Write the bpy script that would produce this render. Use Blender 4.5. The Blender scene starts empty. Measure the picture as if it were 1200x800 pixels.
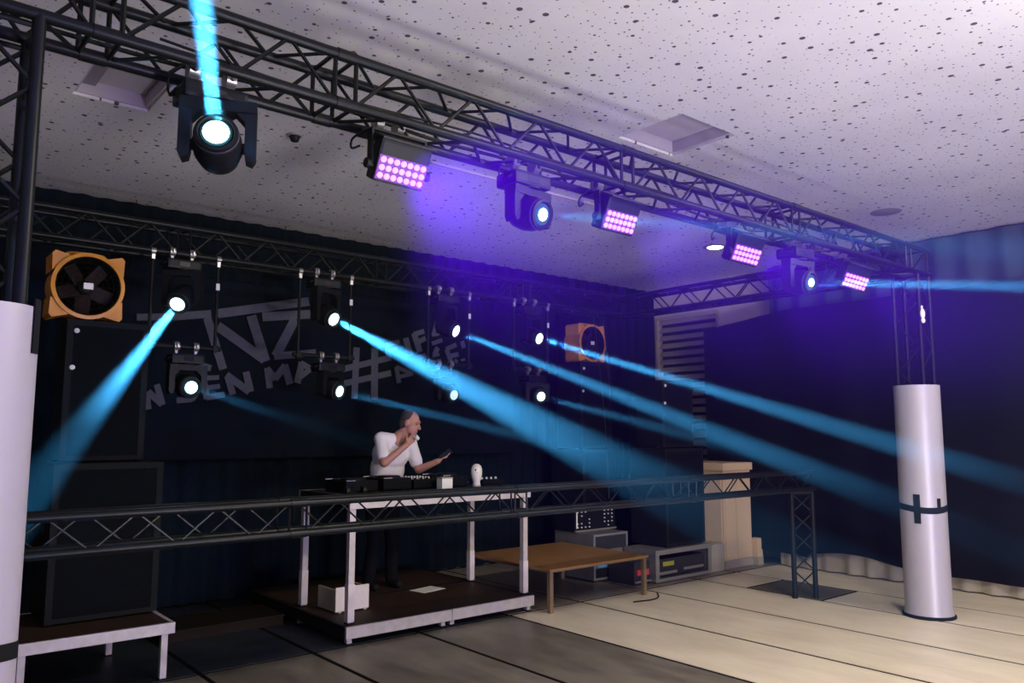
import bpy, bmesh, math, random
from mathutils import Vector, Matrix
random.seed(7)
S = bpy.context.scene
COL = S.collection
PI = math.pi

# ------------------------------------------------------------------ camera
YAW, PITCH, FPX, CAMH = 0.696654, 0.113088, 930.15, 1.73
cam_d = bpy.data.cameras.new('camera')
cam_d.sensor_fit = 'HORIZONTAL'; cam_d.sensor_width = 36.0
cam_d.lens = FPX / 1200.0 * 36.0
cam_d.clip_start = 0.05; cam_d.clip_end = 100
cam = bpy.data.objects.new('camera', cam_d); COL.objects.link(cam)
cam.location = (0, 0, CAMH)
cam.rotation_euler = (PI / 2 + PITCH, -0.0008, -YAW)
S.camera = cam

# ------------------------------------------------------------------ world, haze, exposure
S.view_settings.view_transform = 'Standard'
S.view_settings.look = 'None'
S.view_settings.gamma = 1.0
S.view_settings.use_curve_mapping = False
S.view_settings.exposure = 0.0
W = bpy.data.worlds.new('hall_air'); S.world = W; W.use_nodes = True
wn = W.node_tree.nodes; wl = W.node_tree.links
wn['Background'].inputs[0].default_value = (0.55, 0.60, 0.75, 1)
wn['Background'].inputs[1].default_value = 0.015
HAZE = 0.0012
S.cycles.max_bounces = 5; S.cycles.diffuse_bounces = 3; S.cycles.glossy_bounces = 2; S.cycles.transmission_bounces = 2; S.cycles.volume_bounces = 0
vs = wn.new('ShaderNodeVolumeScatter')
vs.inputs['Color'].default_value = (1, 1, 1, 1)
vs.inputs['Density'].default_value = HAZE
vs.inputs['Anisotropy'].default_value = 0.4
wl.new(vs.outputs[0], wn['World Output'].inputs['Volume'])
# the fog hangs over the stage, drifts out to the right and lies in a layer under the ceiling; little of it is left low down in the hall
geo = wn.new('ShaderNodeNewGeometry'); sx = wn.new('ShaderNodeSeparateXYZ'); wl.new(geo.outputs['Position'], sx.inputs[0])
drift = wn.new('ShaderNodeMath'); drift.operation = 'MULTIPLY_ADD'; drift.inputs[1].default_value = 0.7
wl.new(sx.outputs[0], drift.inputs[0]); wl.new(sx.outputs[1], drift.inputs[2])
def fade(sock, a, b):
    m = wn.new('ShaderNodeMapRange'); m.interpolation_type = 'SMOOTHSTEP'
    m.inputs['From Min'].default_value = a; m.inputs['From Max'].default_value = b
    wl.new(sock, m.inputs['Value']); return m.outputs['Result']
mx = wn.new('ShaderNodeMath'); mx.operation = 'MAXIMUM'
low = wn.new('ShaderNodeMath'); low.operation = 'MULTIPLY'
wl.new(fade(drift.outputs[0], 7.2, 8.0), low.inputs[0]); wl.new(fade(sx.outputs[2], 0.9, 1.6), low.inputs[1])
wl.new(low.outputs[0], mx.inputs[0]); wl.new(fade(sx.outputs[2], 1.7, 2.4), mx.inputs[1])
den = wn.new('ShaderNodeMath'); den.operation = 'MULTIPLY_ADD'; den.inputs[1].default_value = HAZE * 0.9; den.inputs[2].default_value = HAZE * 0.1
wl.new(mx.outputs[0], den.inputs[0]); wl.new(den.outputs[0], vs.inputs['Density'])
S.cycles.volume_max_steps = 12; S.cycles.volume_step_rate = 3

# ------------------------------------------------------------------ hall luminaires (ceiling lights of the hall, and added floor fills)
def area_light(name, loc, target, sx, sy, power, color, spread=PI):
    d = bpy.data.lights.new(name, 'AREA'); d.shape = 'RECTANGLE'; d.size = sx; d.size_y = sy
    d.energy = power; d.color = color; d.spread = spread
    o = bpy.data.objects.new(name, d); COL.objects.link(o); o.location = loc
    o.rotation_euler = (Vector(target) - Vector(loc)).to_track_quat('-Z', 'Y').to_euler()
    return o
# two low lights added as unseen bounce fill, and two ceiling luminaires of the hall in front of the stage
area_light('added_bounce_fill', (3.4, -2.8, 0.8), (4.4, 3.0, 4.6), 1.0, 0.8, 305, (1.0, 0.95, 0.91))
area_light('added_bounce_fill', (3.0, 1.0, 0.3), (3.3, 1.2, 4.0), 0.6, 0.5, 74, (1.0, 0.95, 0.90))
area_light('hall_ceiling_light', (4.4, 0.7, 3.95), (4.6, 1.6, 0.0), 1.2, 0.3, 215, (1.0, 0.88, 0.70))
area_light('hall_ceiling_light', (7.6, 0.9, 3.95), (7.2, 1.8, 0.0), 1.2, 0.3, 98, (1.0, 0.88, 0.70))

# ------------------------------------------------------------------ materials
def mat(name, color, rough=0.6, metal=0.0, noise=None, bump=None, spec=0.5):
    """noise=(scale, amount, second colour); bump=(scale, strength)"""
    m = bpy.data.materials.new(name); m.use_nodes = True
    n = m.node_tree.nodes; l = m.node_tree.links; b = n['Principled BSDF']
    b.inputs['Base Color'].default_value = (*color, 1)
    b.inputs['Roughness'].default_value = rough
    b.inputs['Metallic'].default_value = metal
    b.inputs['Specular IOR Level'].default_value = spec
    if noise or bump:
        tc = n.new('ShaderNodeTexCoord')
    if noise:
        sc, amt, c2 = noise
        t = n.new('ShaderNodeTexNoise'); t.inputs['Scale'].default_value = sc; t.inputs['Detail'].default_value = 5
        l.new(tc.outputs['Object'], t.inputs['Vector'])
        r = n.new('ShaderNodeValToRGB'); r.color_ramp.elements[0].position = 0.35; r.color_ramp.elements[1].position = 0.7
        r.color_ramp.elements[0].color = (*color, 1)
        r.color_ramp.elements[1].color = (*[color[i] * (1 - amt) + c2[i] * amt for i in range(3)], 1)
        l.new(t.outputs['Fac'], r.inputs[0]); l.new(r.outputs[0], b.inputs['Base Color'])
    if bump:
        t2 = n.new('ShaderNodeTexNoise'); t2.inputs['Scale'].default_value = bump[0]; t2.inputs['Detail'].default_value = 4
        l.new(tc.outputs['Object'], t2.inputs['Vector'])
        bp = n.new('ShaderNodeBump'); bp.inputs['Strength'].default_value = bump[1]; bp.inputs['Distance'].default_value = 0.01
        l.new(t2.outputs['Fac'], bp.inputs['Height']); l.new(bp.outputs[0], b.inputs['Normal'])
    return m

def emis(name, color, strength):
    m = bpy.data.materials.new(name); m.use_nodes = True
    b = m.node_tree.nodes['Principled BSDF']
    b.inputs['Base Color'].default_value = (0.02, 0.02, 0.02, 1)
    b.inputs['Emission Color'].default_value = (*color, 1)
    b.inputs['Emission Strength'].default_value = strength
    return m

M = {}
M['truss'] = mat('black_powder_coat', (0.0045, 0.0055, 0.0065), 0.36, 0.0, (9, 0.5, (0.008, 0.008, 0.009)), spec=.16)
M['trussdark'] = mat('black_matt_metal', (0.0045, 0.005, 0.006), 0.55, spec=.2)
M['plastic'] = mat('black_plastic', (0.004, 0.0045, 0.006), 0.45, 0, (30, 0.4, (0.008, 0.008, 0.010)), spec=.2)
M['gplastic'] = mat('dark_grey_plastic', (0.022, 0.023, 0.027), 0.5, spec=.25)
M['chrome'] = mat('zinc_plated_steel', (0.55, 0.55, 0.56), 0.3, 0.9)
M['clamp'] = mat('brushed_aluminium_clamp', (0.30, 0.29, 0.29), 0.35, 0.7)
M['sleeve'] = mat('silver_white_sleeve_fabric', (0.38, 0.355, 0.405), 0.40, 0.15, (4, 0.25, (0.33, 0.305, 0.355)))
M['tape'] = mat('black_gaffer_tape', (0.006, 0.006, 0.007), 0.75, spec=.15)
M['beamwhite'] = mat('brushed_aluminium_profile', (0.50, 0.46, 0.46), 0.45, 0.25, (14, 0.45, (0.30, 0.27, 0.27)))
M['brown'] = mat('brown_deck_board', (0.032, 0.017, 0.010), 0.65, 0, (6, 0.6, (0.018, 0.010, 0.006)), spec=.2)
M['darkbrown'] = mat('dark_brown_board', (0.011, 0.0065, 0.0045), 0.7, spec=.1)
M['wood'] = mat('oak_table_top', (0.27, 0.135, 0.042), 0.42, 0, (5, 0.6, (0.20, 0.095, 0.03)))
M['tableleg'] = mat('brown_steel_leg', (0.20, 0.14, 0.08), 0.45, 0.3)
M['gear'] = mat('matt_black_equipment', (0.0028, 0.003, 0.0035), 0.6, spec=.08)
M['orange'] = mat('orange_fan_housing', (0.62, 0.25, 0.022), 0.45, 0, (8, 0.4, (0.40, 0.15, 0.015)))
M['blade'] = mat('brown_fan_blade', (0.022, 0.012, 0.010), 0.5, spec=.2)
M['paper'] = mat('white_paper', (0.72, 0.71, 0.68), 0.7)
M['speaker'] = mat('black_structured_paint', (0.0045, 0.0052, 0.0052), 0.7, 0, (60, 0.5, (0.009, 0.010, 0.010)), (180, 0.3), spec=.12)
M['grille'] = mat('black_speaker_foam', (0.0035, 0.004, 0.0042), 0.85, 0, None, (260, 0.6), spec=.06)
M['backcurt'] = mat('navy_stage_curtain', (0.0038, 0.0075, 0.012), 0.9, 0, (3, 0.5, (0.0022, 0.005, 0.008)), spec=.06)
M['banner'] = mat('black_banner_cloth', (0.0035, 0.006, 0.010), 0.85, 0, (4, 0.4, (0.006, 0.008, 0.013)), spec=.06)
M['letter'] = mat('grey_printed_lettering', (0.068, 0.070, 0.092), 0.8, 0, (20, 0.5, (0.042, 0.042, 0.058)))
M['drape'] = mat('black_molton_drape', (0.0062, 0.0072, 0.0075), 0.95, 0, (2, 0.4, (0.0045, 0.0052, 0.0055)), spec=.05)
M['teal'] = mat('teal_curtain', (0.020, 0.050, 0.062), 0.85, 0, (5, 0.4, (0.012, 0.034, 0.045)))
M['skirt'] = mat('cream_curtain_lining', (0.36, 0.32, 0.24), 0.8, 0, (6, 0.4, (0.28, 0.24, 0.18)))
M['wallbeige'] = mat('beige_wall_paint', (0.60, 0.50, 0.42), 0.85, 0, (2, 0.3, (0.54, 0.44, 0.37)), (60, 0.08))
M['wallwhite'] = mat('hall_wall_paint', (0.55, 0.52, 0.50), 0.85, 0, (2, 0.3, (0.50, 0.47, 0.45)))
M['cabinet'] = mat('cream_lacquer', (0.56, 0.42, 0.27), 0.55, 0, (3, 0.3, (0.49, 0.36, 0.23)))
M['plinth'] = mat('grey_plinth', (0.33, 0.29, 0.23), 0.6)
M['slat'] = mat('beige_shutter_slat', (0.42, 0.35, 0.27), 0.5, 0, (8, 0.4, (0.32, 0.26, 0.20)))
M['glass'] = mat('dark_window_glass', (0.02, 0.025, 0.03), 0.08)
M['slab'] = mat('dark_joint_filler', (0.006, 0.005, 0.0045), 0.9, spec=.05)
M['case'] = mat('grey_flight_case', (0.16, 0.16, 0.165), 0.45, 0.3, (10, 0.4, (0.10, 0.10, 0.11)))
M['alu'] = mat('aluminium_case_edge', (0.42, 0.42, 0.42), 0.35, 0.7)
M['greybox'] = mat('light_grey_cardboard', (0.36, 0.32, 0.27), 0.7)
M['red'] = mat('red_pack', (0.45, 0.04, 0.06), 0.5)
M['pink'] = mat('pink_label', (0.55, 0.10, 0.20), 0.5)
M['blue'] = mat('blue_label', (0.08, 0.22, 0.50), 0.5)
M['yellow'] = mat('olive_yellow_label', (0.30, 0.28, 0.03), 0.5)
M['led_g'] = mat('white_knob_cap', (0.65, 0.65, 0.65), 0.4)
M['whitebox'] = mat('whitewashed_board', (0.60, 0.54, 0.55), 0.6, 0, (18, 0.4, (0.45, 0.40, 0.41)))
M['skin'] = mat('skin', (0.42, 0.20, 0.15), 0.55, 0, (20, 0.2, (0.36, 0.16, 0.12)))
M['shirt'] = mat('white_cotton', (0.74, 0.69, 0.74), 0.85, 0, None, (25, 0.25))
M['trousers'] = mat('dark_trousers', (0.005, 0.005, 0.007), 0.9, spec=.05)
M['hair'] = mat('dark_cropped_hair', (0.035, 0.024, 0.022), 0.8)
M['lens_white'] = emis('beam_lens_glow', (0.72, 0.98, 1.0), 9.0)
M['lens_small'] = emis('beam_lens_glow_small', (0.70, 0.95, 1.0), 6.0)
M['lens_dim'] = emis('dim_lens_glow', (0.55, 0.75, 1.0), 1.2)
M['lensglass'] = mat('teal_lens_glass', (0.010, 0.06, 0.07), 0.08)
M['led'] = emis('violet_led_glow', (1.0, 0.30, 0.92), 2.0)
M['ledplate'] = emis('violet_led_spill', (0.38, 0.0, 1.0), 0.5)  # LED spill on the front plate, put in as its own glow
M['down'] = emis('downlight_glow', (1.0, 0.95, 1.0), 9.0)
M['figwhite'] = mat('white_glazed_ceramic', (0.70, 0.66, 0.64), 0.4)
M['greytrim'] = mat('grey_round_trim', (0.24, 0.22, 0.24), 0.6)
M['ceilpanel'] = mat('grey_flap_paint', (0.46, 0.42, 0.43), 0.7)
M['screen'] = mat('dark_display_glass', (0.01, 0.012, 0.016), 0.1)

def ceiling_mat():
    m = bpy.data.materials.new('perforated_acoustic_board'); m.use_nodes = True
    n = m.node_tree.nodes; l = m.node_tree.links; b = n['Principled BSDF']
    b.inputs['Roughness'].default_value = 0.9
    tc = n.new('ShaderNodeTexCoord')
    def dots(scale, rmin, rmax, off):
        mp = n.new('ShaderNodeMapping'); mp.inputs['Location'].default_value = off
        l.new(tc.outputs['Object'], mp.inputs['Vector'])
        sp = n.new('ShaderNodeSeparateXYZ'); cb = n.new('ShaderNodeCombineXYZ')
        l.new(mp.outputs[0], sp.inputs[0]); l.new(sp.outputs[0], cb.inputs[0]); l.new(sp.outputs[1], cb.inputs[1])
        v = n.new('ShaderNodeTexVoronoi'); v.inputs['Scale'].default_value = scale; v.voronoi_dimensions = '2D'
        v.inputs['Randomness'].default_value = 0.95
        l.new(cb.outputs[0], v.inputs['Vector'])
        s2 = n.new('ShaderNodeSeparateColor'); l.new(v.outputs['Color'], s2.inputs[0])
        mr = n.new('ShaderNodeMapRange'); mr.inputs['To Min'].default_value = rmin * scale; mr.inputs['To Max'].default_value = rmax * scale
        l.new(s2.outputs[0], mr.inputs[0])
        lt = n.new('ShaderNodeMath'); lt.operation = 'LESS_THAN'
        l.new(v.outputs['Distance'], lt.inputs[0]); l.new(mr.outputs[0], lt.inputs[1])
        return lt.outputs[0]
    a = dots(6.8, 0.0, 0.019, (0, 0, 0)); c = dots(16.0, 0.0, 0.0068, (3.3, 1.7, 0))
    mx = n.new('ShaderNodeMath'); mx.operation = 'MAXIMUM'; l.new(a, mx.inputs[0]); l.new(c, mx.inputs[1])
    nz = n.new('ShaderNodeTexNoise'); nz.inputs['Scale'].default_value = 1.3; nz.inputs['Detail'].default_value = 4
    l.new(tc.outputs['Object'], nz.inputs['Vector'])
    r = n.new('ShaderNodeValToRGB')
    r.color_ramp.elements[0].position = 0.3; r.color_ramp.elements[0].color = (0.585, 0.570, 0.550, 1)
    r.color_ramp.elements[1].position = 0.7; r.color_ramp.elements[1].color = (0.66, 0.645, 0.622, 1)
    l.new(nz.outputs['Fac'], r.inputs[0])
    mix = n.new('ShaderNodeMix'); mix.data_type = 'RGBA'
    l.new(mx.outputs[0], mix.inputs['Factor']); l.new(r.outputs[0], mix.inputs['A'])
    mix.inputs['B'].default_value = (0.07, 0.055, 0.065, 1)
    l.new(mix.outputs['Result'], b.inputs['Base Color'])
    return m
M['ceiling'] = ceiling_mat()

def floor_mat(name, c1, c2, rough):
    m = bpy.data.materials.new(name); m.use_nodes = True
    n = m.node_tree.nodes; l = m.node_tree.links; b = n['Principled BSDF']
    tc = n.new('ShaderNodeTexCoord'); mp = n.new('ShaderNodeMapping'); mp.inputs['Scale'].default_value = (2.4, 0.7, 1)
    g = n.new('ShaderNodeNewGeometry')
    l.new(g.outputs['Position'], mp.inputs['Vector'])
    t = n.new('ShaderNodeTexNoise'); t.inputs['Scale'].default_value = 1.6; t.inputs['Detail'].default_value = 7; t.inputs['Roughness'].default_value = 0.65
    l.new(mp.outputs[0], t.inputs['Vector'])
    r = n.new('ShaderNodeValToRGB'); r.color_ramp.elements[0].position = 0.36; r.color_ramp.elements[1].position = 0.66
    r.color_ramp.elements[0].color = (*c1, 1); r.color_ramp.elements[1].color = (*c2, 1)
    l.new(t.outputs['Fac'], r.inputs[0]); l.new(r.outputs[0], b.inputs['Base Color'])
    mr = n.new('ShaderNodeMapRange'); mr.inputs['To Min'].default_value = rough - 0.08; mr.inputs['To Max'].default_value = rough + 0.10
    l.new(t.outputs['Fac'], mr.inputs[0]); l.new(mr.outputs[0], b.inputs['Roughness'])
    b.inputs['Specular IOR Level'].default_value = 0.4
    return m
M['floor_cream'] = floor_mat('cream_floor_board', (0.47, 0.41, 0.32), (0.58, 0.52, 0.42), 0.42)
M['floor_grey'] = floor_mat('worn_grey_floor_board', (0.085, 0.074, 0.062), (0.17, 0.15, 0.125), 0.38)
M['floor_dark'] = floor_mat('dark_brown_floor_board', (0.075, 0.062, 0.047), (0.10, 0.085, 0.065), 0.5)
M['floor_navy'] = floor_mat('navy_stage_lino', (0.010, 0.014, 0.022), (0.016, 0.020, 0.028), 0.5)
M['floor_stage'] = floor_mat('stage_lino_with_sheen', (0.16, 0.14, 0.105), (0.22, 0.19, 0.145), 0.33)  # same dark lino as the navy part, lightened to carry its reflections

# ------------------------------------------------------------------ mesh helpers
def obj(name, bm, m, parent=None, smooth=False, loc=None):
    me = bpy.data.meshes.new(name)
    bm.normal_update(); bm.to_mesh(me); bm.free()
    if m is not None: me.materials.append(M[m] if isinstance(m, str) else m)
    if smooth:
        for p in me.polygons: p.use_smooth = True
        try: me.set_sharp_from_angle(angle=math.radians(40))
        except Exception: pass
    o = bpy.data.objects.new(name, me); COL.objects.link(o)
    if parent: o.parent = parent
    if loc is not None: o.location = loc
    return o
def inst(name, me, parent, mtx):
    o = bpy.data.objects.new(name, me); COL.objects.link(o); o.parent = parent; o.matrix_local = mtx
    return o
def thing(name, label, cat, loc=(0, 0, 0), rz=0.0, group=None):
    o = bpy.data.objects.new(name, None); COL.objects.link(o); o.empty_display_size = 0.1
    o.location = loc; o.rotation_euler = (0, 0, rz); o['label'] = label; o['category'] = cat
    if group: o['group'] = group
    return o
def tag(o, label, cat, group=None):
    o['label'] = label; o['category'] = cat
    if group: o['group'] = group
    return o
def struct(o):
    o['kind'] = 'structure'; return o
def B(): return bmesh.new()
def box(bm, x0, x1, y0, y1, z0, z1, bev=0.0, mtx=None):
    t = bmesh.new()
    bmesh.ops.create_cube(t, size=1.0)
    bmesh.ops.scale(t, vec=(x1 - x0, y1 - y0, z1 - z0), verts=t.verts)
    if bev > 0:
        bmesh.ops.bevel(t, geom=t.edges[:], offset=bev, segments=2, affect='EDGES', profile=0.7)
    bmesh.ops.translate(t, vec=((x0 + x1) / 2, (y0 + y1) / 2, (z0 + z1) / 2), verts=t.verts)
    if mtx is not None: bmesh.ops.transform(t, matrix=mtx, verts=t.verts)
    merge(bm, t); return bm
def merge(bm, t):
    vm = {}
    for v in t.verts: vm[v] = bm.verts.new(v.co)
    for f in t.faces:
        try: bm.faces.new([vm[v] for v in f.verts])
        except ValueError: pass
    t.free()
def tube(bm, p0, p1, r, n=10, r2=None):
    p0 = Vector(p0); p1 = Vector(p1); d = p1 - p0
    t = bmesh.new()
    bmesh.ops.create_cone(t, cap_ends=True, segments=n, radius1=r, radius2=r if r2 is None else r2, depth=d.length)
    q = d.to_track_quat('Z', 'Y').to_matrix().to_4x4()
    bmesh.ops.transform(t, matrix=Matrix.Translation((p0 + p1) / 2) @ q, verts=t.verts)
    merge(bm, t); return bm
def path(bm, pts, r, n=8):
    for a, b in zip(pts[:-1], pts[1:]): tube(bm, a, b, r, n)
    for p in pts[1:-1]: ball(bm, p, (r, r, r), 1)
    return bm
def curve_pts(ctrl, k=6):
    pts = []; c = [Vector(p) for p in ctrl]
    for i in range(len(c) - 1):
        p0 = c[max(i - 1, 0)]; p1 = c[i]; p2 = c[i + 1]; p3 = c[min(i + 2, len(c) - 1)]
        for j in range(k):
            t = j / k
            pts.append(0.5 * ((2 * p1) + (p2 - p0) * t + (2 * p0 - 5 * p1 + 4 * p2 - p3) * t * t + (3 * p1 - p0 - 3 * p2 + p3) * t ** 3))
    pts.append(c[-1]); return pts
def ball(bm, c, rad, sub=2, mtx=None):
    t = bmesh.new(); bmesh.ops.create_icosphere(t, subdivisions=sub, radius=1.0)
    m = Matrix.Translation(c) @ (mtx if mtx is not None else Matrix.Identity(4)) @ Matrix.Diagonal((*rad, 1))
    bmesh.ops.transform(t, matrix=m, verts=t.verts); merge(bm, t); return bm
def lathe(bm, prof, n=24, mtx=None):
    """prof: list of (r, z) from bottom to top, spun round local Z"""
    rings = []
    for r, z in prof:
        ring = []
        for k in range(n):
            a = 2 * PI * k / n; v = Vector((r * math.cos(a), r * math.sin(a), z))
            if mtx is not None: v = mtx @ v
            ring.append(bm.verts.new(v))
        rings.append(ring)
    for a, b in zip(rings[:-1], rings[1:]):
        for k in range(n):
            bm.faces.new([a[k], a[(k + 1) % n], b[(k + 1) % n], b[k]])
    if prof[0][0] > 1e-5: bm.faces.new(list(reversed(rings[0])))
    if prof[-1][0] > 1e-5: bm.faces.new(rings[-1])
    return bm
def prism(bm, poly, y0, y1, mtx=None):
    """polygon in (x, z), extruded along y"""
    a = [Vector((p[0], y0, p[1])) for p in poly]; b = [Vector((p[0], y1, p[1])) for p in poly]
    if mtx is not None: a = [mtx @ v for v in a]; b = [mtx @ v for v in b]
    va = [bm.verts.new(v) for v in a]; vb = [bm.verts.new(v) for v in b]; n = len(poly)
    bm.faces.new(va); bm.faces.new(list(reversed(vb)))
    for k in range(n): bm.faces.new([va[k], vb[k], vb[(k + 1) % n], va[(k + 1) % n]])
    return bm
def axis_mtx(d, loc=(0, 0, 0), up='Y'):
    return Matrix.Translation(loc) @ Vector(d).to_track_quat('Z', up).to_matrix().to_4x4()

# ------------------------------------------------------------------ floor
XJ = [-3.0, -1.9, -0.9, 0.1, 1.09, 2.09, 2.96, 3.96, 4.97, 5.92, 6.91, 7.87, 8.64, 10.0]
LY = 5.98
floor = struct(obj('floor', box(B(), -3.0, 10.2, -7.0, 8.6, -0.12, -0.005), 'slab'))
G = 0.020
def fpanel(x0, x1, y0, y1, m):
    obj('floor_panel', box(B(), x0 + G, x1 - G, y0 + G, y1 - G, -0.0048, 0.0, 0.001), m, floor)
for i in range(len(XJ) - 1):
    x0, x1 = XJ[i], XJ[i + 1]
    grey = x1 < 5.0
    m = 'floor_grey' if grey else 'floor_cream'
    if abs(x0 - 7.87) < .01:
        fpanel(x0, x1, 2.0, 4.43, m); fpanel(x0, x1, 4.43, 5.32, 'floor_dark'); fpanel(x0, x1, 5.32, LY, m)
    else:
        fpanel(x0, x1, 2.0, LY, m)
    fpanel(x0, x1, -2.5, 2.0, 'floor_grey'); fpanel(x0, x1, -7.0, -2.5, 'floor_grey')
    fpanel(x0, x1, LY, 8.42, 'floor_navy' if x1 < 5.0 else 'floor_stage')

# ------------------------------------------------------------------ ceiling with two recessed flaps
CZ = 4.0
HA = (4.45, 5.10, 3.42, 4.03); HB = (1.02, 1.50, 5.22, 5.86)
gx = sorted([-3.0, HA[0], HA[1], HB[0], HB[1], 10.2]); gy = sorted([-7.0, HA[2], HA[3], HB[2], HB[3], 8.6])
bm = B()
for i in range(5):
    for j in range(5):
        cx = (gx[i] + gx[i + 1]) / 2; cy = (gy[j] + gy[j + 1]) / 2
        if any(h[0] < cx < h[1] and h[2] < cy < h[3] for h in (HA, HB)): continue
        box(bm, gx[i], gx[i + 1], gy[j], gy[j + 1], CZ, CZ + 0.2)
ceiling = struct(obj('ceiling', bm, 'ceiling'))
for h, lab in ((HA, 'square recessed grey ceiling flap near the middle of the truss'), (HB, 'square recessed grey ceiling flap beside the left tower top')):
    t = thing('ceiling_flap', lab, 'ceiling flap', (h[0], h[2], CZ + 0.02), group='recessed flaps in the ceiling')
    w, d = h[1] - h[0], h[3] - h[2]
    bm = B()
    box(bm, 0, w, 0, .02, 0, .12); box(bm, 0, w, d - .02, d, 0, .12); box(bm, 0, .02, .02, d - .02, 0, .12); box(bm, w - .02, w, .02, d - .02, 0, .12)
    obj('frame', bm, 'ceilpanel', t)
    mt = Matrix.Translation((0, 0, .06)) 
    obj('flap', box(B(), .03, w - .03, .03, d - .03, .03, .045, .004, mt), 'ceilpanel', t)
    obj('shade_strip', box(B(), .024, .13, .03, d - .03, .06, .0885), 'greytrim', t)  # dark strip stands for the recess edge's shadow on the flap
# downlights
def downlight(x, y, lit, lab):
    t = thing('ceiling_downlight', lab, 'downlight', (x, y, CZ), group='round ceiling downlights')
    obj('trim_ring', lathe(B(), [(.0, -.004), (.13, -.006), (.15, -.002), (.15, .0)], 28), 'greytrim', t, True)
    obj('diffuser', lathe(B(), [(0, -.014), (.08, -.014), (.10, -.005)], 24), 'down' if lit else 'greytrim', t, True)
downlight(8.14, 3.68, False, 'unlit round grey downlight in the ceiling above the right tower')
downlight(8.10, 5.77, True, 'small glowing downlight in the ceiling behind the truss')
t = thing('smoke_detector', 'small dark smoke detector on the ceiling behind the truss', 'detector', (2.5, 5.6, CZ))
obj('base', lathe(B(), [(.0, -.012), (.055, -.012), (.06, 0)], 20), 'greytrim', t, True)
obj('sensor_head', lathe(B(), [(0, -.05), (.03, -.05), (.042, -.012)], 20), 'trussdark', t, True)
rail = thing('ceiling_rail', 'thin pale curtain rail on the ceiling behind the truss', 'rail', (2.2, 5.42, CZ))
obj('track', box(B(), 1.3, 3.5, -.012, .012, -.02, 0, .003), 'ceilpanel', rail)
for k in range(3): obj('bracket', box(B(), 1.4 + k * .9, 1.44 + k * .9, -.018, .018, -.024, -.001), 'greytrim', rail)

# ------------------------------------------------------------------ walls
struct(obj('wall_back', box(B(), -3.0, 10.2, 8.45, 8.6, 0, CZ), 'wallwhite'))
struct(obj('wall_left', box(B(), -3.15, -3.0, -7.0, 8.6, 0, CZ), 'wallwhite'))
struct(obj('wall_front', box(B(), -3.0, 10.2, -7.15, -7.0, 0, CZ), 'wallwhite'))
# right wall with a window opening  Y 7.05-8.2, Z 1.2-3.56
wy0, wy1, wz0, wz1 = 7.08, 8.30, 1.2, 3.56
bm = B()
box(bm, 10.0, 10.2, -7.0, wy0, 0, CZ); box(bm, 10.0, 10.2, wy1, 8.6, 0, CZ)
box(bm, 10.0, 10.2, wy0, wy1, 0, wz0); box(bm, 10.0, 10.2, wy0, wy1, wz1, CZ)
struct(obj('wall_right', bm, 'wallbeige'))
win = thing('window_1', 'window', 'window', (10.0, wy0, wz0)); struct(win)
del win['label']; del win['category']
h, d = wz1 - wz0, wy1 - wy0
bm = B(); box(bm, -.03, .06, 0, .05, 0, h); box(bm, -.03, .06, d - .05, d, 0, h); box(bm, -.03, .06, .05, d - .05, 0, .05); box(bm, -.03, .06, .05, d - .05, h - .05, h)
obj('window_frame', bm, 'slat', win)
obj('pane', box(B(), .10, .11, .04, d - .04, .04, h - .04), 'glass', win)
sm = obj('slat', box(B(), -.012, .012, -(d - .12) / 2, (d - .12) / 2, -.045, .045, .004), 'slat', win)
n = int((h - .12) / .128)
for k in range(n + 1):
    mt = Matrix.Translation((.02, d / 2, .10 + k * .128)) @ Matrix.Rotation(math.radians(38), 4, 'Y')
    if k == 0: sm.matrix_local = mt
    else: inst('slat', sm.data, win, mt)

# ------------------------------------------------------------------ curtains
def pleated(name, p0, p1, z0, z1, pitch, amp, m, topz=None, botz=None, seed=1, thick=.012, rows=1):
    """closed sheet with sine pleats hanging from p0 to p1 (xy); topz / botz: functions of 0..1 giving the edge heights"""
    rnd = random.Random(seed)
    p0 = Vector((*p0, 0)); p1 = Vector((*p1, 0)); L = (p1 - p0).length; u = (p1 - p0) / L; nrm = Vector((-u.y, u.x, 0))
    N = max(8, int(L / pitch * 8)); bm = B(); A = []; Bk = []
    ph = 0; zs = [k / rows for k in range(rows + 1)]
    for i in range(N + 1):
        s = i / N; ph += (L / N) / pitch * 2 * PI * (0.75 + 0.5 * rnd.random())
        off = amp * math.sin(ph) + amp * .3 * math.sin(ph * .37 + 1)
        q = p0 + u * (L * s)
        zt = z1 if topz is None else topz(s); zb = z0 if botz is None else botz(s)
        ca = []; cb = []
        for f in zs:
            k = off * (0.55 + 0.45 * (1 - f)); z = zb + (zt - zb) * f
            ca.append(bm.verts.new(q + nrm * k + Vector((0, 0, z)))); cb.append(bm.verts.new(q + nrm * (k + thick) + Vector((0, 0, z))))
        A.append(ca); Bk.append(cb)
    R = rows
    for i in range(N):
        for j in range(R):
            bm.faces.new([A[i][j], A[i + 1][j], A[i + 1][j + 1], A[i][j + 1]])
            bm.faces.new([Bk[i][j], Bk[i][j + 1], Bk[i + 1][j + 1], Bk[i + 1][j]])
        bm.faces.new([A[i][R], A[i + 1][R], Bk[i + 1][R], Bk[i][R]]); bm.faces.new([A[i][0], Bk[i][0], Bk[i + 1][0], A[i + 1][0]])
    for e in (0, N):
        for j in range(R): bm.faces.new([A[e][j], A[e][j + 1], Bk[e][j + 1], Bk[e][j]])
    bmesh.ops.recalc_face_normals(bm, faces=bm.faces)
    return obj(name, bm, m, None, True)
tag(pleated('stage_curtain', (-2.9, 8.34), (9.97, 8.34), 0.02, 3.992, .22, .035, 'backcurt', seed=3),
    'dark navy pleated curtain covering the whole back wall of the stage', 'curtain')
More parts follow.
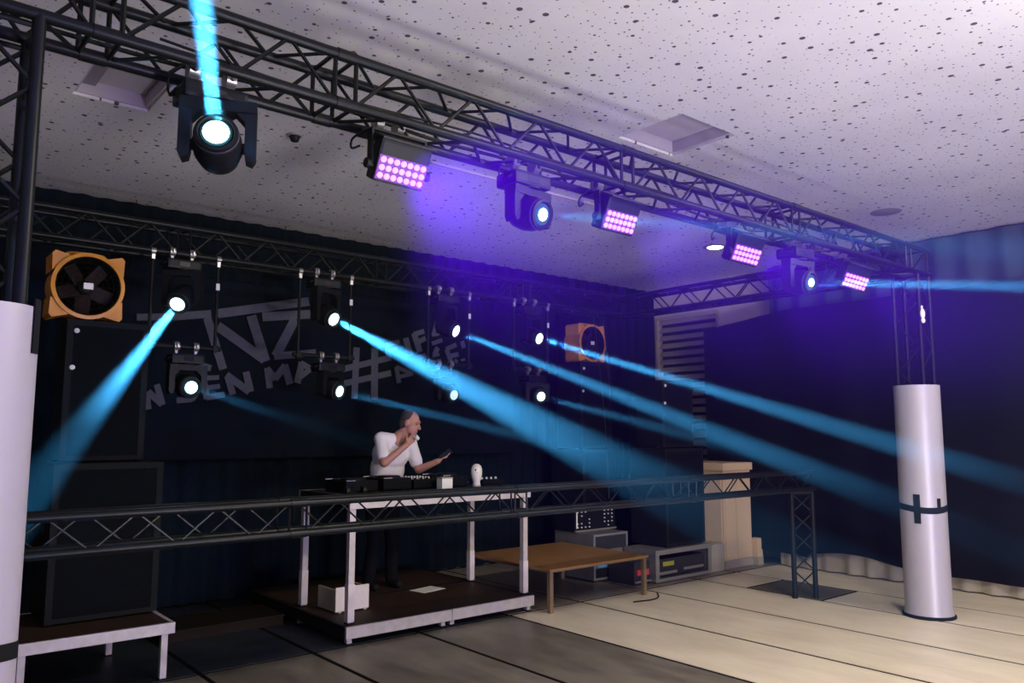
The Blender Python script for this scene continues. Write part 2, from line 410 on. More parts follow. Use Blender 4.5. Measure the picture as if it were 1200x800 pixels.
tag(pleated('teal_curtain', (9.62, 6.02), (9.62, 0.6), 3.05, 3.97, .34, .045, 'teal', seed=5,
            botz=lambda s: 3.28 if s < .35 else 3.05),
    'teal pleated curtain along the right wall above the black drape', 'curtain')
# black drape: top hangs lower at its far end, bottom shows a bit of the lining beneath
def dtop(s):
    y = 6.95 - s * 6.4
    return 3.18 + min(1, max(0, (6.95 - y) / 1.3)) * .15 if y > 5.6 else 3.33
def dbot(s):
    y = 6.95 - s * 6.4
    if y > 6.2: return 1.25 - (6.95 - y) * 1.4
    if y > 5.4: return .16 + (y - 5.4) * .05
    return .17 + .10 * math.exp(-((y - 4.9) / .55) ** 2) - .01 * (5.4 - y)
tag(pleated('black_drape', (9.41, 6.95), (9.41, .55), .2, 3.33, .55, .016, 'drape', dtop, dbot, seed=9, rows=3),
    'large black cloth hung along the right side of the hall', 'drape')
tag(pleated('curtain_lining', (9.50, 5.9), (9.50, .6), .015, .6, .26, .03, 'skirt', seed=11),
    'cream curtain hem showing below the black drape', 'curtain')

# ------------------------------------------------------------------ trusses
def truss(name, label, origin, direction, length, sp=.24, r=.025, br=.0095, joints=(), bay=.25, group=None, cat='truss', faces='FBTU', endframes=True):
    """box truss; local x runs along the length, local y to the left of it, local z up (or outward for towers)"""
    d = Vector(direction).normalized()
    if abs(d.z) > .9: ax, ay, az = d, Vector((0, 1, 0)), d.cross(Vector((0, 1, 0)))
    else: ax = d; az = Vector((0, 0, 1)); ay = az.cross(ax)
    t = thing(name, label, cat, (0, 0, 0), 0, group)
    t.matrix_world = Matrix.Translation(origin) @ Matrix((ax, ay, az)).transposed().to_4x4()
    h = sp / 2
    ch = None
    for sy in (-1, 1):
        for sz in (-1, 1):
            if ch is None:
                ch = obj('chord', tube(B(), (0, 0, 0), (length, 0, 0), r, 12), 'truss', t, True); ch.location = (0, sy * h, sz * h)
            else: inst('chord', ch.data, t, Matrix.Translation((0, sy * h, sz * h)))
    segs = [0] + list(joints) + [length]
    brmesh = {}
    def brace(a, b, nm='brace', rad=br):
        a = Vector(a); b = Vector(b); v = b - a; key = (nm, round(v.length, 3), rad)
        if key not in brmesh:
            o = obj(nm, tube(B(), (0, 0, 0), (0, 0, v.length), rad, 6), 'truss', t, True); brmesh[key] = o.data
            o.matrix_local = Matrix.Translation(a) @ v.to_track_quat('Z', 'Y').to_matrix().to_4x4()
        else:
            inst(nm, brmesh[key], t, Matrix.Translation(a) @ v.to_track_quat('Z', 'Y').to_matrix().to_4x4())
    face = {'F': lambda x, s: (x, -h, s * h), 'B': lambda x, s: (x, h, -s * h), 'T': lambda x, s: (x, s * h, h), 'U': lambda x, s: (x, -s * h, -h)}
    for k in range(len(segs) - 1):
        a, b = segs[k] + .055, segs[k + 1] - .055
        if b - a < .1: continue
        nb = max(1, round((b - a) / bay)); w = (b - a) / nb
        for fc in faces:
            f = face[fc]; s = -1
            for i in range(nb):
                brace(f(a + i * w, s), f(a + (i + 1) * w, -s)); s = -s
        if endframes:
            for x in (a, b):
                brace((x, -h, -h), (x, -h, h), 'end_strut', br * 1.15); brace((x, h, -h), (x, h, h), 'end_strut', br * 1.15)
                brace((x, -h, h), (x, h, h), 'end_strut', br * 1.15); brace((x, -h, -h), (x, h, -h), 'end_strut', br * 1.15)
    cm = None
    for x in joints:
        for sy in (-1, 1):
            for sz in (-1, 1):
                mt = Matrix.Translation((x - .05, sy * h, sz * h))
                if cm is None:
                    cm = obj('coupler', tube(B(), (0, 0, 0), (.10, 0, 0), r * 1.18, 12), 'truss', t, True); cm.matrix_local = mt
                else: inst('coupler', cm.data, t, mt)
    return t
TY, TZ = 3.42, 3.40
XL, XR = 0.33, 8.02
truss('front_truss', 'long black box truss spanning under the ceiling with spotlights hung below it', (0.18, TY, TZ), (1, 0, 0), 8.0,
      joints=(.50, 1.54, 3.54, 5.54, 7.54), group='overhead rig trusses')
truss('side_truss', 'black box truss running back from the right tower in front of the window', (XR, 3.56, TZ), (0, 1, 0), 3.55,
      joints=(1.0,), group='overhead rig trusses')
truss('back_truss', 'black box truss carrying the rear spotlights in front of the stage curtain', (0.18, 7.24, TZ), (1, 0, 0), 8.0,
      joints=(2.0, 4.0, 6.0), group='overhead rig trusses')
truss('left_tower', 'black upright truss tower standing in the white sleeve at the left edge', (XL, TY, 0.03), (0, 0, 1), 3.26,
      joints=(1.0, 2.0), group='upright truss towers', cat='truss tower')
truss('right_tower', 'black upright truss tower standing in the white sleeve at the right', (XR, TY, 0.03), (0, 0, 1), 3.26,
      joints=(1.0, 2.0), group='upright truss towers', cat='truss tower', br=.008, r=.021)
# base plates
for x, lab in ((XL, 'black steel base plate under the left truss tower'), (XR, 'black steel base plate under the right truss tower')):
    t = thing('base_plate', lab, 'base plate', (x, TY, 0), group='tower base plates')
    obj('plate', lathe(B(), [(.225, 0), (.232, .004), (.232, .022), (.222, .028)], 48), 'tape', t, True)
    for sx in (-1, 1):
        for sy in (-1, 1): obj('spigot', tube(B(), (sx * .12, sy * .12, .024), (sx * .12, sy * .12, .034), .03, 12), 'trussdark', t, True)
# white sleeves with tape
def sleeve(x, lab, tape_z, cross_angle, clipang):
    t = thing('tower_sleeve', lab, 'truss sleeve', (x, TY, .03), group='white tower sleeves')
    R = .205; H = 2.15
    prof_o = [(R + .012, 0), (R, .05), (R, 1.2), (R, H)]
    prof = prof_o + [(R - .006, H), (R - .006, .02)]
    bm = B(); n = 48; rings = []
    for r, z in prof:
        rings.append([bm.verts.new((r * math.cos(2 * PI * k / n), r * math.sin(2 * PI * k / n), z)) for k in range(n)])
    for a, b in zip(rings, rings[1:] + rings[:1]):
        for k in range(n): bm.faces.new([a[k], a[(k + 1) % n], b[(k + 1) % n], b[k]])
    obj('fabric_tube', bm, 'sleeve', t, True)
    bm = B()   # tape band, sagging a little
    n = 60; lo = []; hi = []; lo2 = []; hi2 = []
    for k in range(n):
        a = 2 * PI * k / n; z = tape_z - .03 + .014 * math.sin(a * 2 + cross_angle)
        for lst, r, zz in ((lo, R + .003, z), (hi, R + .003, z + .058), (lo2, R + .0005, z), (hi2, R + .0005, z + .058)):
            lst.append(bm.verts.new((r * math.cos(a), r * math.sin(a), zz)))
    for k in range(n):
        j = (k + 1) % n
        bm.faces.new([lo[k], lo[j], hi[j], hi[k]]); bm.faces.new([hi[k], hi[j], hi2[j], hi2[k]]); bm.faces.new([lo[k], lo2[k], lo2[j], lo[j]])
    obj('tape_band', bm, 'tape', t, True)
    def strip(ang, z0, z1, w, nm):
        mt = Matrix.Rotation(ang, 4, 'Z')
        obj(nm, box(B(), R + .001, R + .006, -w / 2, w / 2, z0, z1, 0, mt), 'tape', t)
    strip(cross_angle, tape_z - .135, tape_z + .135, .058, 'tape_cross')
    strip(cross_angle + .95, tape_z + .0, tape_z + .10, .035, 'tape_tab')
    strip(clipang, H - .17, H + .03, .05, 'velcro_tab')
    return t
a_r = math.atan2(-TY, -XR); a_l = math.atan2(-TY, -XL)
sleeve(XL, 'white fabric sleeve round the left truss tower at the photo edge', .94, a_l - .55, a_l + 1.15)
sleeve(XR, 'white fabric sleeve with black tape cross round the right truss tower', .98, a_r - .25, a_r + 2.6)
t = thing('cloth_scrap', 'small white cloth scrap tied to the right truss tower', 'cloth', (XR - .125, TY - .12, 2.84))
obj('cloth', ball(ball(B(), (-.012, -.035, .02), (.035, .02, .055), 2), (-.02, -.04, -.045), (.03, .018, .03), 2), 'paper', t, True)
obj('knot', ball(B(), (-.012, -.03, .085), (.012, .012, .02), 1), 'paper', t, True)

# low truss in front of the stage
LTZ, LTY = 1.225, 4.53
truss('low_truss', 'low black truss barrier running in front of the stage', (-.6, LTY, LTZ), (1, 0, 0), 8.46, sp=.175, r=.022, br=.0062,
      joints=(.7, 2.68, 4.40, 6.4), bay=.21)
t = thing('low_truss_stand', 'black two-legged lattice stand under the right end of the low truss', 'truss stand', (7.78, 4.67, 0))
p, q = Vector((0, 0, 0)), Vector((.17, -.14, 0)); up = Vector((0, 0, 1))
for a in (p, q): obj('leg', tube(B(), a + up * .006, a + up * 1.10, .026, 12), 'trussdark', t, True)
for k in range(5):
    z0, z1 = .08 + k * .2, .28 + k * .2
    obj('brace', tube(B(), p + up * z0, q + up * z1, .008, 6), 'trussdark', t); obj('brace', tube(B(), q + up * z0, p + up * z1, .008, 6), 'trussdark', t)
obj('head_bar', tube(B(), p + up * 1.085, q + up * 1.085, .02, 10), 'trussdark', t, True)
for a in (p, q): obj('foot', lathe(B(), [(.032, 0), (.03, .012)], 16, Matrix.Translation(a)), 'trussdark', t, True)

# ------------------------------------------------------------------ spotlight beams
def beam_lamp(parent_world, direction, angle, power, color, blend=.35, rad=.03):
    d = bpy.data.lights.new('beam_lamp', 'SPOT'); d.energy = power; d.color = color
    d.spot_size = math.radians(angle); d.spot_blend = blend; d.shadow_soft_size = rad
    o = bpy.data.objects.new('beam_lamp', d); COL.objects.link(o)
    o.location = parent_world
    o.rotation_euler = Vector(direction).to_track_quat('-Z', 'Y').to_euler()
    return o

# ------------------------------------------------------------------ moving heads
def moving_head(label, hang, head_c, direction, k=1.0, group='moving head spotlights', lens='lens_white', lens_r=.052, beam=None, cable=True, lit_ring=True):
    """hang: point under the chord the clamps grip (xyz); head_c: world centre of the head; direction: beam direction"""
    hx, hy, hz = hang
    t = thing('moving_head_light', label, 'spotlight', (hx, hy, hz), group=group)
    d = Vector(direction).normalized()
    H = Vector(head_c) - Vector(hang)
    pan = math.atan2(d.y, d.x) + PI / 2
    R = Matrix.Rotation(pan, 4, 'Z')
    # clamps gripping the chord above
    for s in (-1, 1):
        c = obj('clamp', box(lathe(B(), [(.040, -.022), (.040, .022)], 14, Matrix.Translation((s * .10 * k, 0, .026)) @ Matrix.Rotation(PI / 2, 4, 'Y')),
                             s * .10 * k - .012, s * .10 * k + .012, -.014, .014, -.05, -.005), 'clamp', t, True)
        obj('wing_nut', box(B(), s * .10 * k - .006, s * .10 * k + .006, -.062, -.032, .012, .04, .002), 'chrome', c)
    # base
    zb = -.045
    b = obj('base', box(B(), -.17 * k, .17 * k, -.115 * k, .115 * k, zb - .10 * k, zb, .018), 'plastic', t)
    obj('display', box(B(), -.05 * k, .05 * k, -.118 * k, -.1145 * k, zb - .075 * k, zb - .03 * k), 'screen', b)
    for s in (-1, 1): obj('handle', path(B(), [(s * .168 * k, -.07 * k, zb - .03), (s * .195 * k, -.06 * k, zb - .045), (s * .195 * k, .06 * k, zb - .045), (s * .168 * k, .07 * k, zb - .03)], .009 * k, 6), 'plastic', b, True)
    # yoke
    zy = zb - .10 * k - .012
    arm = .165 * k
    poly = [(-arm - .028 * k, zy), (arm + .028 * k, zy), (arm + .028 * k, H.z - .055 * k), (arm + .012 * k, H.z - .085 * k), (arm - .03 * k, H.z - .07 * k), (arm - .03 * k, zy - .10 * k),
            (arm - .075 * k, zy - .062 * k), (-arm + .075 * k, zy - .062 * k), (-arm + .03 * k, zy - .10 * k), (-arm + .03 * k, H.z - .07 * k), (-arm - .012 * k, H.z - .085 * k), (-arm - .028 * k, H.z - .055 * k)]
    bm = B()
    mt = Matrix.Translation((H.x, H.y, 0)) @ R
    # three convex pieces of the yoke share one part
    top = [(-arm - .028 * k, zy), (arm + .028 * k, zy), (arm + .028 * k, zy - .06 * k), (-arm - .028 * k, zy - .06 * k)]
    prism(bm, top, -.055 * k, .055 * k, mt)
    for s in (-1, 1):
        armp = [(s * (arm - .03 * k), zy - .04 * k), (s * (arm + .03 * k), zy - .03 * k), (s * (arm + .03 * k), H.z - .055 * k), (s * (arm + .012 * k), H.z - .088 * k), (s * (arm - .022 * k), H.z - .075 * k), (s * (arm - .03 * k), H.z - .03 * k)]
        prism(bm, armp, -.05 * k, .05 * k, mt)
        gus = [(s * (arm - .09 * k), zy - .05 * k), (s * (arm - .02 * k), zy - .05 * k), (s * (arm - .02 * k), zy - .125 * k)]
        prism(bm, gus, -.045 * k, .045 * k, mt)
    bmesh.ops.recalc_face_normals(bm, faces=bm.faces)
    yk = obj('yoke', bm, 'plastic', t)
    obj('pan_disc', lathe(B(), [(.085 * k, zy - .002), (.085 * k, zb - .10 * k - .001)], 24, Matrix.Translation((H.x, H.y, 0))), 'trussdark', yk, True)
    # head
    hm = axis_mtx(d, H)
    hd = obj('head', lathe(B(), [(.0, -.155 * k), (.07 * k, -.15 * k), (.105 * k, -.11 * k), (.125 * k, -.03 * k), (.125 * k, .05 * k), (.112 * k, .10 * k), (.108 * k, .145 * k), (.092 * k, .15 * k), (.084 * k, .128 * k), (0, .126 * k)], 28, hm), 'plastic', t, True)
    obj('pivot', tube(B(), mt @ Vector((-arm + .02 * k, 0, H.z)), mt @ Vector((arm - .02 * k, 0, H.z)), .03 * k, 14), 'trussdark', hd, True)
    obj('bezel_ring', lathe(B(), [(.112 * k, .108 * k), (.115 * k, .112 * k), (.115 * k, .122 * k), (.111 * k, .126 * k)], 28, hm), 'gplastic', hd, True)
    obj('lens_glass', lathe(B(), [(.0, .128 * k), (.083 * k, .130 * k), (.078 * k, .136 * k), (0, .142 * k)], 28, hm), 'lensglass', hd, True)
    obj('lens', lathe(B(), [(lens_r * k * .9, .140 * k), (lens_r * k, .144 * k), (lens_r * k * .92, .149 * k), (0, .151 * k)], 24, hm), lens, hd, True)
    if cable:
        pts = curve_pts([(-.15 * k, .03, zb), (-.21 * k, .02, zb - .05), (-.215 * k, .01, zb + .03), (-.16 * k, 0, .03)], 5)
        obj('safety_cable', path(B(), pts, .005, 6), 'trussdark', t, True)
    if beam:
        ang, pw, colr = beam
        beam_lamp(Vector(head_c) + d * (.17 * k), d, ang, pw * BP, colr)
    return t
CY = (0.06, 0.46, 1.0)
BP = 16.0
BOT = 3.28 - .025   # underside of the front truss lower chord
def to(a, b): return Vector(b) - Vector(a)
g = 'moving heads under the front truss'
c1 = (1.13, 3.30, 2.93)
moving_head('large moving head at the left of the truss sending a blue beam upwards', (1.13, 3.42, 3.262), c1, to(c1, (0.76, 2.45, 3.13)), .80, g, 'lens_white', .066, (3.2, 200000, CY))
c2 = (2.95, 3.38, 2.985)
moving_head('moving head with round glowing lens between the two left violet LED panels', (2.95, 3.42, 3.262), c2, to(c2, (3.02, 2.80, 2.84)), .80, g, 'lens_white', .045, (2.6, 34000, CY))
c3 = (5.90, 3.40, 2.945)
moving_head('moving head at the right end of the truss with a level blue beam', (5.90, 3.42, 3.262), c3, to(c3, (5.75, 1.75, 2.66)), .82, g, 'lens_white', .040, (2.2, 160000, CY))

# rear spotlights on drop frames
gu = 'rear moving heads hung from the back truss'; gl = 'rear moving heads on the drop frames'
RY = 7.12
uppers = [(2.17, 2.85, (0.992, 5.600, 1.527), 'rear spotlight farthest left, its blue beam falling to the left', 7.0, 90000),
          (3.53, 2.83, (4.670, 3.900, 1.320), 'rear spotlight above the hashtag with the widest blue beam to the right', 7.0, 92000),
          (4.98, 2.83, (6.630, 3.700, 1.360), 'third upper rear spotlight from the left, blue beam falling right', 3.5, 125000),
          (6.21, 2.83, (7.242, 2.300, 1.326), 'rightmost upper rear spotlight nearest the right orange fan', 2.8, 165000)]
lowers = [(2.24, 2.10, (2.325, 5.000, 1.797), 'lower left rear spotlight in front of the word DEN', 2.6, 5000, 'lens_small'),
          (3.60, 2.12, (4.761, 4.600, 1.546), 'lower rear spotlight left of the hashtag with a thin blue beam', 2.6, 30000, 'lens_small'),
          (4.99, 2.12, (5.2, 4.0, 1.6), 'lower rear spotlight with a dim lens behind the wide blue beam', 3.0, 0, 'lens_dim'),
          (6.28, 2.14, (5.717, 4.200, 1.660), 'rightmost lower rear spotlight with a faint blue beam', 2.6, 14000, 'lens_small')]
for (x, z, tgt, lab, ang, pw) in uppers:
    c = (x, RY - .06, z + .03); d = to(c, tgt)
    moving_head(lab, (x, RY, 3.262), c, d, .84, gu, 'lens_white', .072, (ang, pw, CY), False)
frames = [(1.93, 2.49, 'leftmost drop frame of two black pipes below the back truss'), (3.28, 3.83, 'drop frame of two black pipes left of the hashtag'),
          (4.77, 5.32, 'drop frame of two black pipes right of the hashtag lettering'), (5.98, 6.52, 'rightmost drop frame of two black pipes below the back truss')]
for (x0, x1, lab), (x, z, tgt, lab2, ang, pw, ln) in zip(frames, lowers):
    t = thing('drop_frame', lab, 'pipe frame', (x0, RY, 3.262), group='drop frames under the back truss')
    zl = -.80
    for xx in (0, x1 - x0):
        p = obj('pipe', tube(B(), (xx, 0, zl - .03), (xx, 0, -.01), .014, 10), 'trussdark', t, True)
        obj('clamp', lathe(B(), [(.030, -.018), (.030, .018)], 12, Matrix.Translation((xx, 0, .012)) @ Matrix.Rotation(PI / 2, 4, 'Y')), 'clamp', p, True)
        obj('swivel', box(B(), xx - .015, xx + .015, -.02, .02, -.06, -.012, .004), 'chrome', p)
    obj('crossbar', tube(B(), (-.05, 0, zl), (x1 - x0 + .05, 0, zl), .02, 10), 'trussdark', t, True)
    for xx in (0, x1 - x0): obj('corner_clamp', box(B(), xx - .022, xx + .022, -.028, .028, zl - .03, zl + .03, .006), 'trussdark', t)
    obj('warning_label', box(B(), x1 - x0 - .016, x1 - x0 + .016, -.0165, -.0145, -.27, -.21), 'paper', t)
    c = (x, RY - .06, z + .02); d = to(c, tgt)
    moving_head(lab2, (x, RY, 3.262 + zl - .022), c, d, .82, gl, ln, .064, (ang, pw, CY) if pw else None, False)

# ------------------------------------------------------------------ violet LED panels
def led_panel(label, x, z, n, power, angle=70):
    t = thing('led_wash_panel', label, 'LED panel', (x, TY, 3.262), group='violet LED wash panels')
    n = Vector(n).normalized(); H = Vector((0, -.10, z - 3.262))
    side = Vector((1, 0, 0)); side = (side - n * side.dot(n)).normalized(); up = n.cross(side); up = up if up.z > 0 else -up
    if side.cross(up).dot(n) < 0: pass
    mt = Matrix.Translation(H) @ Matrix((side, up, side.cross(up))).transposed().to_4x4()
    s = 1 if side.cross(up).dot(n) > 0 else -1
    F = .05 * s                                    # front face offset along local z
    for q in (-1, 1):
        c = obj('clamp', box(lathe(B(), [(.038, -.02), (.038, .02)], 14, Matrix.Translation((q * .06, 0, .026)) @ Matrix.Rotation(PI / 2, 4, 'Y')), q * .06 - .012, q * .06 + .012, -.014, .014, -.06, -.008), 'clamp', t, True)
    bd = obj('housing', box(B(), -.138, .138, -.074, .140, min(F, -F), max(F, -F), .016, mt), 'plastic', t)
    obj('front_plate', box(B(), -.130, .130, -.060, .060, min(F, F + .004 * s), max(F, F + .004 * s), 0, mt), 'ledplate', bd)
    for k in range(5): obj('cooling_fin', box(B(), -.12, .12, -.06 + k * .03 - .004, -.06 + k * .03 + .004, min(-F, -F - .02 * s), max(-F, -F - .02 * s), 0, mt), 'trussdark', bd)
    led = None
    for i in range(7):
        for j in range(3):
            lm = mt @ Matrix.Translation((-.108 + i * .036, -.039 + j * .039, F + .005 * s))
            if s < 0: lm = lm @ Matrix.Rotation(PI, 4, 'X')
            if led is None:
                led = obj('led_lens', lathe(B(), [(.0150, 0), (.0150, .004), (.0115, .008), (0, .0095)], 14), 'led', bd, True); led.matrix_local = lm
            else: inst('led_lens', led.data, bd, lm)
    # visor above the front, bracket to the truss
    obj('visor', box(B(), -.146, .146, .141, .149, min(-F, F + .03 * s), max(-F, F + .03 * s), .002, mt), 'gplastic', t)
    bm = B()
    box(bm, -.160, .160, H.y - .02, .03, -.062, -.05, .002)
    for q in (-1, 1): box(bm, q * .154 - .006, q * .154 + .006, H.y - .02, H.y + .025, H.z - .02, -.055, .002)
    obj('bracket', bm, 'plastic', t)
    for q in (-1, 1): obj('tilt_knob', lathe(B(), [(.025, 0), (.025, .02)], 12, Matrix.Translation((q * .161, H.y, H.z)) @ Matrix.Rotation(q * PI / 2, 4, 'Y')), 'trussdark', t, True)
    pts = curve_pts([(-.12, .02, -.02), (-.19, .02, -.08), (-.195, .02, -.13), (-.14, .04, -.10)], 5)
    obj('power_cable', path(B(), pts, .006, 6), 'trussdark', t, True)
    w = Vector((x, TY, 3.262)) + H + n * .11
    beam_lamp(w, n, angle, power * 18.0, (0.11, 0.0, 1.0), .8, .06)
    return t
LN = (0.02, -.90, -.43)
led_panel('violet LED panel nearest the left large moving head', 2.03, 3.03, (-.11, -.88, -.45), 1250, 47)
led_panel('violet LED panel right of the second moving head', 3.62, 3.05, (-.08, -.90, -.43), 520)
led_panel('third violet LED panel from the left beside the glowing downlight', 4.99, 3.04, (-.20, -.88, -.43), 420)
led_panel('rightmost violet LED panel next to the right tower', 6.62, 3.04, (-.34, -.84, -.43), 200)

# cables on the front truss
def cable(name, pts, r, lab, m='trussdark', k=6, cat='cable', group=None):
    return tag(obj(name, path(B(), curve_pts(pts, k), r, 6), m, None, True), lab, cat, group)
rr = random.Random(4)
cable('power_cable', [(.4 + i * .5, 3.50 + rr.uniform(-.03, .03), 3.335 + rr.uniform(-.018, .03)) for i in range(16)], .011,
      'black power cable lying inside the long front truss')
cable('signal_cable', [(.9 + i * .55, 3.36 + rr.uniform(-.03, .03), 3.33 + rr.uniform(-.02, .05)) for i in range(13)], .007,
      'thin black signal cable running along inside the front truss')
cable('hanging_cable', [(7.33, 7.12, 3.25), (7.35, 7.05, 2.6), (7.38, 6.98, 1.8), (7.40, 6.95, 0.9)], .006, 'thin cable hanging straight down right of the right orange fan', 'gplastic', group='hanging cables')
cable('hanging_cable', [(7.50, 7.12, 3.25), (7.53, 7.08, 2.7), (7.55, 7.05, 2.2)], .005, 'shorter cable hanging beside the straight one near the shutter window', 'gplastic', group='hanging cables')

# ------------------------------------------------------------------ stage decks
def deck(name, label, x0, x1, y0, y1, top, thick, legs, cat='stage deck', split=None, board='brown', beam_m='beamwhite', legw=.045, group=None, legz=None):
    t = thing(name, label, cat, (x0, y0, 0 if legz is None else legz), group=group)
    w, d = x1 - x0, y1 - y0; z1 = top - (0 if legz is None else legz); z0 = z1 - thick
    obj('deck_board', box(B(), .03, w - .03, .03, d - .03, z1 - .03, z1 - .002), board, t)
    if split:
        obj('edge_beam', box(B(), 0, split - .008, 0, .03, z0, z1, .004), beam_m, t); obj('edge_beam', box(B(), split + .008, w, 0, .03, z0, z1, .004), beam_m, t)
        obj('joint_plate', box(B(), split - .007, split + .007, .006, .03, z0, z1 - .004), 'plinth', t)
    else: obj('edge_beam', box(B(), 0, w, 0, .03, z0, z1, .004), beam_m, t)
    obj('edge_beam', box(B(), 0, w, d - .03, d, z0, z1, .004), 'tape' if name == 'stage_deck' else beam_m, t)
    for xx in (0, w - .03): obj('edge_beam', box(B(), xx, xx + .03, .031, d - .031, z0, z1, .004), 'tape' if name != 'speaker_riser' else beam_m, t)
    for (lx, ly) in legs:
        l = obj('leg', box(B(), lx - x0 - legw / 2, lx - x0 + legw / 2, ly - y0 - legw / 2, ly - y0 + legw / 2, .006, z0, .004), beam_m, t)
        obj('foot', box(B(), lx - x0 - legw / 2 - .004, lx - x0 + legw / 2 + .004, ly - y0 - legw / 2 - .004, ly - y0 + legw / 2 + .004, 0, .012), 'tape', l)
    return t
deck('speaker_riser', 'aluminium edged riser at the lower left carrying the loudspeakers', -.1, 1.90, 5.98, 6.98, .39, .075,
     [(1.84, 6.03), (.97, 6.03), (.0, 6.03), (1.70, 6.92), (.0, 6.92)])
deck('stage_deck', 'low brown stage deck with pale front edge under the DJ table', 3.24, 5.27, 5.96, 6.98, .15, .095,
     [(3.29, 6.02), (4.22, 6.02), (4.32, 6.02), (5.23, 6.02), (3.29, 6.92), (5.23, 6.92)], split=1.05)
deck('standing_deck', 'dark stage deck behind the DJ table that the man stands on', 3.24, 5.27, 6.99, 7.99, .15, .095,
     [(3.29, 7.05), (5.23, 7.05), (3.29, 7.93), (5.23, 7.93)], beam_m='tape')
dj = deck('dj_table', 'tall stage deck on four pale legs used as the DJ table', 3.28, 5.28, 6.02, 7.0, 1.19, .105,
     [(3.325, 6.075), (5.235, 6.075), (3.325, 6.945), (5.235, 6.945)], 'table', legz=.15, legw=.055)
for (lx, ly) in [(3.325, 6.075), (5.235, 6.075), (3.325, 6.945), (5.235, 6.945)]:
    x, y = lx - 3.28, ly - 6.02
    bm = B(); box(bm, x - .031, x + .031, y - .031, y + .031, .02, .32, .004)
    obj('leg_sleeve', bm, 'whitebox', dj)
t = thing('stage_step', 'low dark brown step between the riser and the stage deck', 'step', (2.10, 7.0, 0))
obj('tread', box(B(), 0, 1.08, 0, .55, .07, .09, .004), 'darkbrown', t); obj('riser_board', box(B(), .01, 1.07, .012, .03, 0, .0695), 'darkbrown', t)
for x in (.02, .52, 1.02): obj('support', box(B(), x, x + .04, .05, .52, 0, .0695), 'tape', t)
# board and paper lying on the deck
t = thing('cable_tray', 'small whitewashed wooden box behind the left table leg', 'box', (3.40, 6.46, .15))
obj('front_panel', box(B(), 0, .33, 0, .02, .012, .22, .006), 'whitebox', t)
obj('side_panel', box(B(), 0, .02, .02, .34, .012, .20, .004), 'plinth', t); obj('side_panel', box(B(), .31, .33, .02, .34, .012, .20, .004), 'plinth', t)
obj('base_panel', box(B(), .02, .31, .02, .34, .012, .03), 'plinth', t)
for x in (.03, .28): obj('runner', box(B(), x, x + .03, .0, .34, 0, .0115), 'plinth', t)
tag(obj('paper_sheet', box(B(), 0, .3, 0, .21, 0, .003, 0, Matrix.Rotation(.2, 4, 'Z')), 'paper', None, loc=(4.50, 6.72, .15)), 'white paper sheet lying on the low stage deck', 'paper')

# ------------------------------------------------------------------ wooden table
t = thing('wooden_table', 'low table with brown wooden top right of the DJ table', 'table', (5.285, 5.75, 0))
W_, D_, Z_ = 1.44, 1.35, .415
bm = B(); box(bm, 0, W_, 0, D_, Z_ - .018, Z_, .006)
obj('table_top', bm, 'wood', t)
obj('edge_band', box(B(), .012, W_ - .012, .012, D_ - .012, Z_ - .032, Z_ - .0185), 'tableleg', t)
for x in (.04, W_ - .04):
    for y in (.04, D_ - .04): obj('leg', box(B(), x - .022, x + .022, y - .022, y + .022, 0, Z_ - .033, .004), 'tableleg', t)
cable('floor_cable', [(6.3, 5.60, .008), (6.55, 5.55, .008), (6.72, 5.62, .008), (6.86, 5.76, .008)], .007, 'black cable loop on the floor by the wooden table leg')

# ------------------------------------------------------------------ loudspeakers
def speaker_box(label, x0, x1, y0, depth, z0, z1, kind, group=None):
    t = thing('loudspeaker', label, 'loudspeaker', (x0, y0, z0), group=group)
    w, h = x1 - x0, z1 - z0
    c = obj('cabinet', box(B(), 0, w, .012, depth, .012, h, .012), 'speaker', t)
    fr = .045
    bm = B(); box(bm, 0, w, 0, .012, .012, fr); box(bm, 0, w, 0, .012, h - fr, h); box(bm, 0, fr, 0, .012, fr, h - fr); box(bm, w - fr, w, 0, .012, fr, h - fr)
    obj('front_frame', bm, 'speaker', t)
    obj('grille', box(B(), fr, w - fr, .004, .012, fr, h - fr), 'grille', t)
    for s in (0, w):
        obj('handle', box(B(), s - .003 if s == 0 else s - .001, s + .001 if s == 0 else s + .003, depth * .4, depth * .6, h * .55, h * .62), 'tape', t)
    for x in (.04, w - .04):
        for y in (.05, depth - .05): obj('foot', lathe(B(), [(.02, 0), (.02, .012)], 10, Matrix.Translation((x, y, 0))), 'tape', t)
    if kind == 'top':
        for z in (h * .92, h * .66): obj('corner_bolt', lathe(B(), [(.019, 0), (.019, .006), (.012, .01)], 14, Matrix.Translation((fr + .02 + (h * .92 - z) * -.06, -.001, z)) @ Matrix.Rotation(PI / 2, 4, 'X')), 'led_g', t, True)
    return t
sg = 'loudspeakers of the left stack'; rg = 'loudspeakers of the right stacks'
speaker_box('large black bass loudspeaker on the riser at the lower left', 1.15, 1.885, 6.38, .60, .392, 1.50, 'sub', sg)
speaker_box('black loudspeaker at the left under the orange fan', 1.22, 1.80, 6.62, .36, 1.502, 2.565, 'top', sg)
speaker_box('black bass loudspeaker below the right orange fan', 7.36, 7.98, 7.37, .6, .002, 1.50, 'sub', rg)
speaker_box('black loudspeaker directly under the right orange fan', 7.38, 7.96, 7.42, .45, 1.502, 2.655, 'top', rg)
speaker_box('black bass loudspeaker standing on the grey rack case', 7.52, 8.26, 6.15, .55, .372, 1.53, 'sub', rg)
speaker_box('black loudspeaker on top of the bass cabinet beside the shutter window', 7.62, 8.22, 6.26, .42, 1.532, 2.36, 'top', rg)

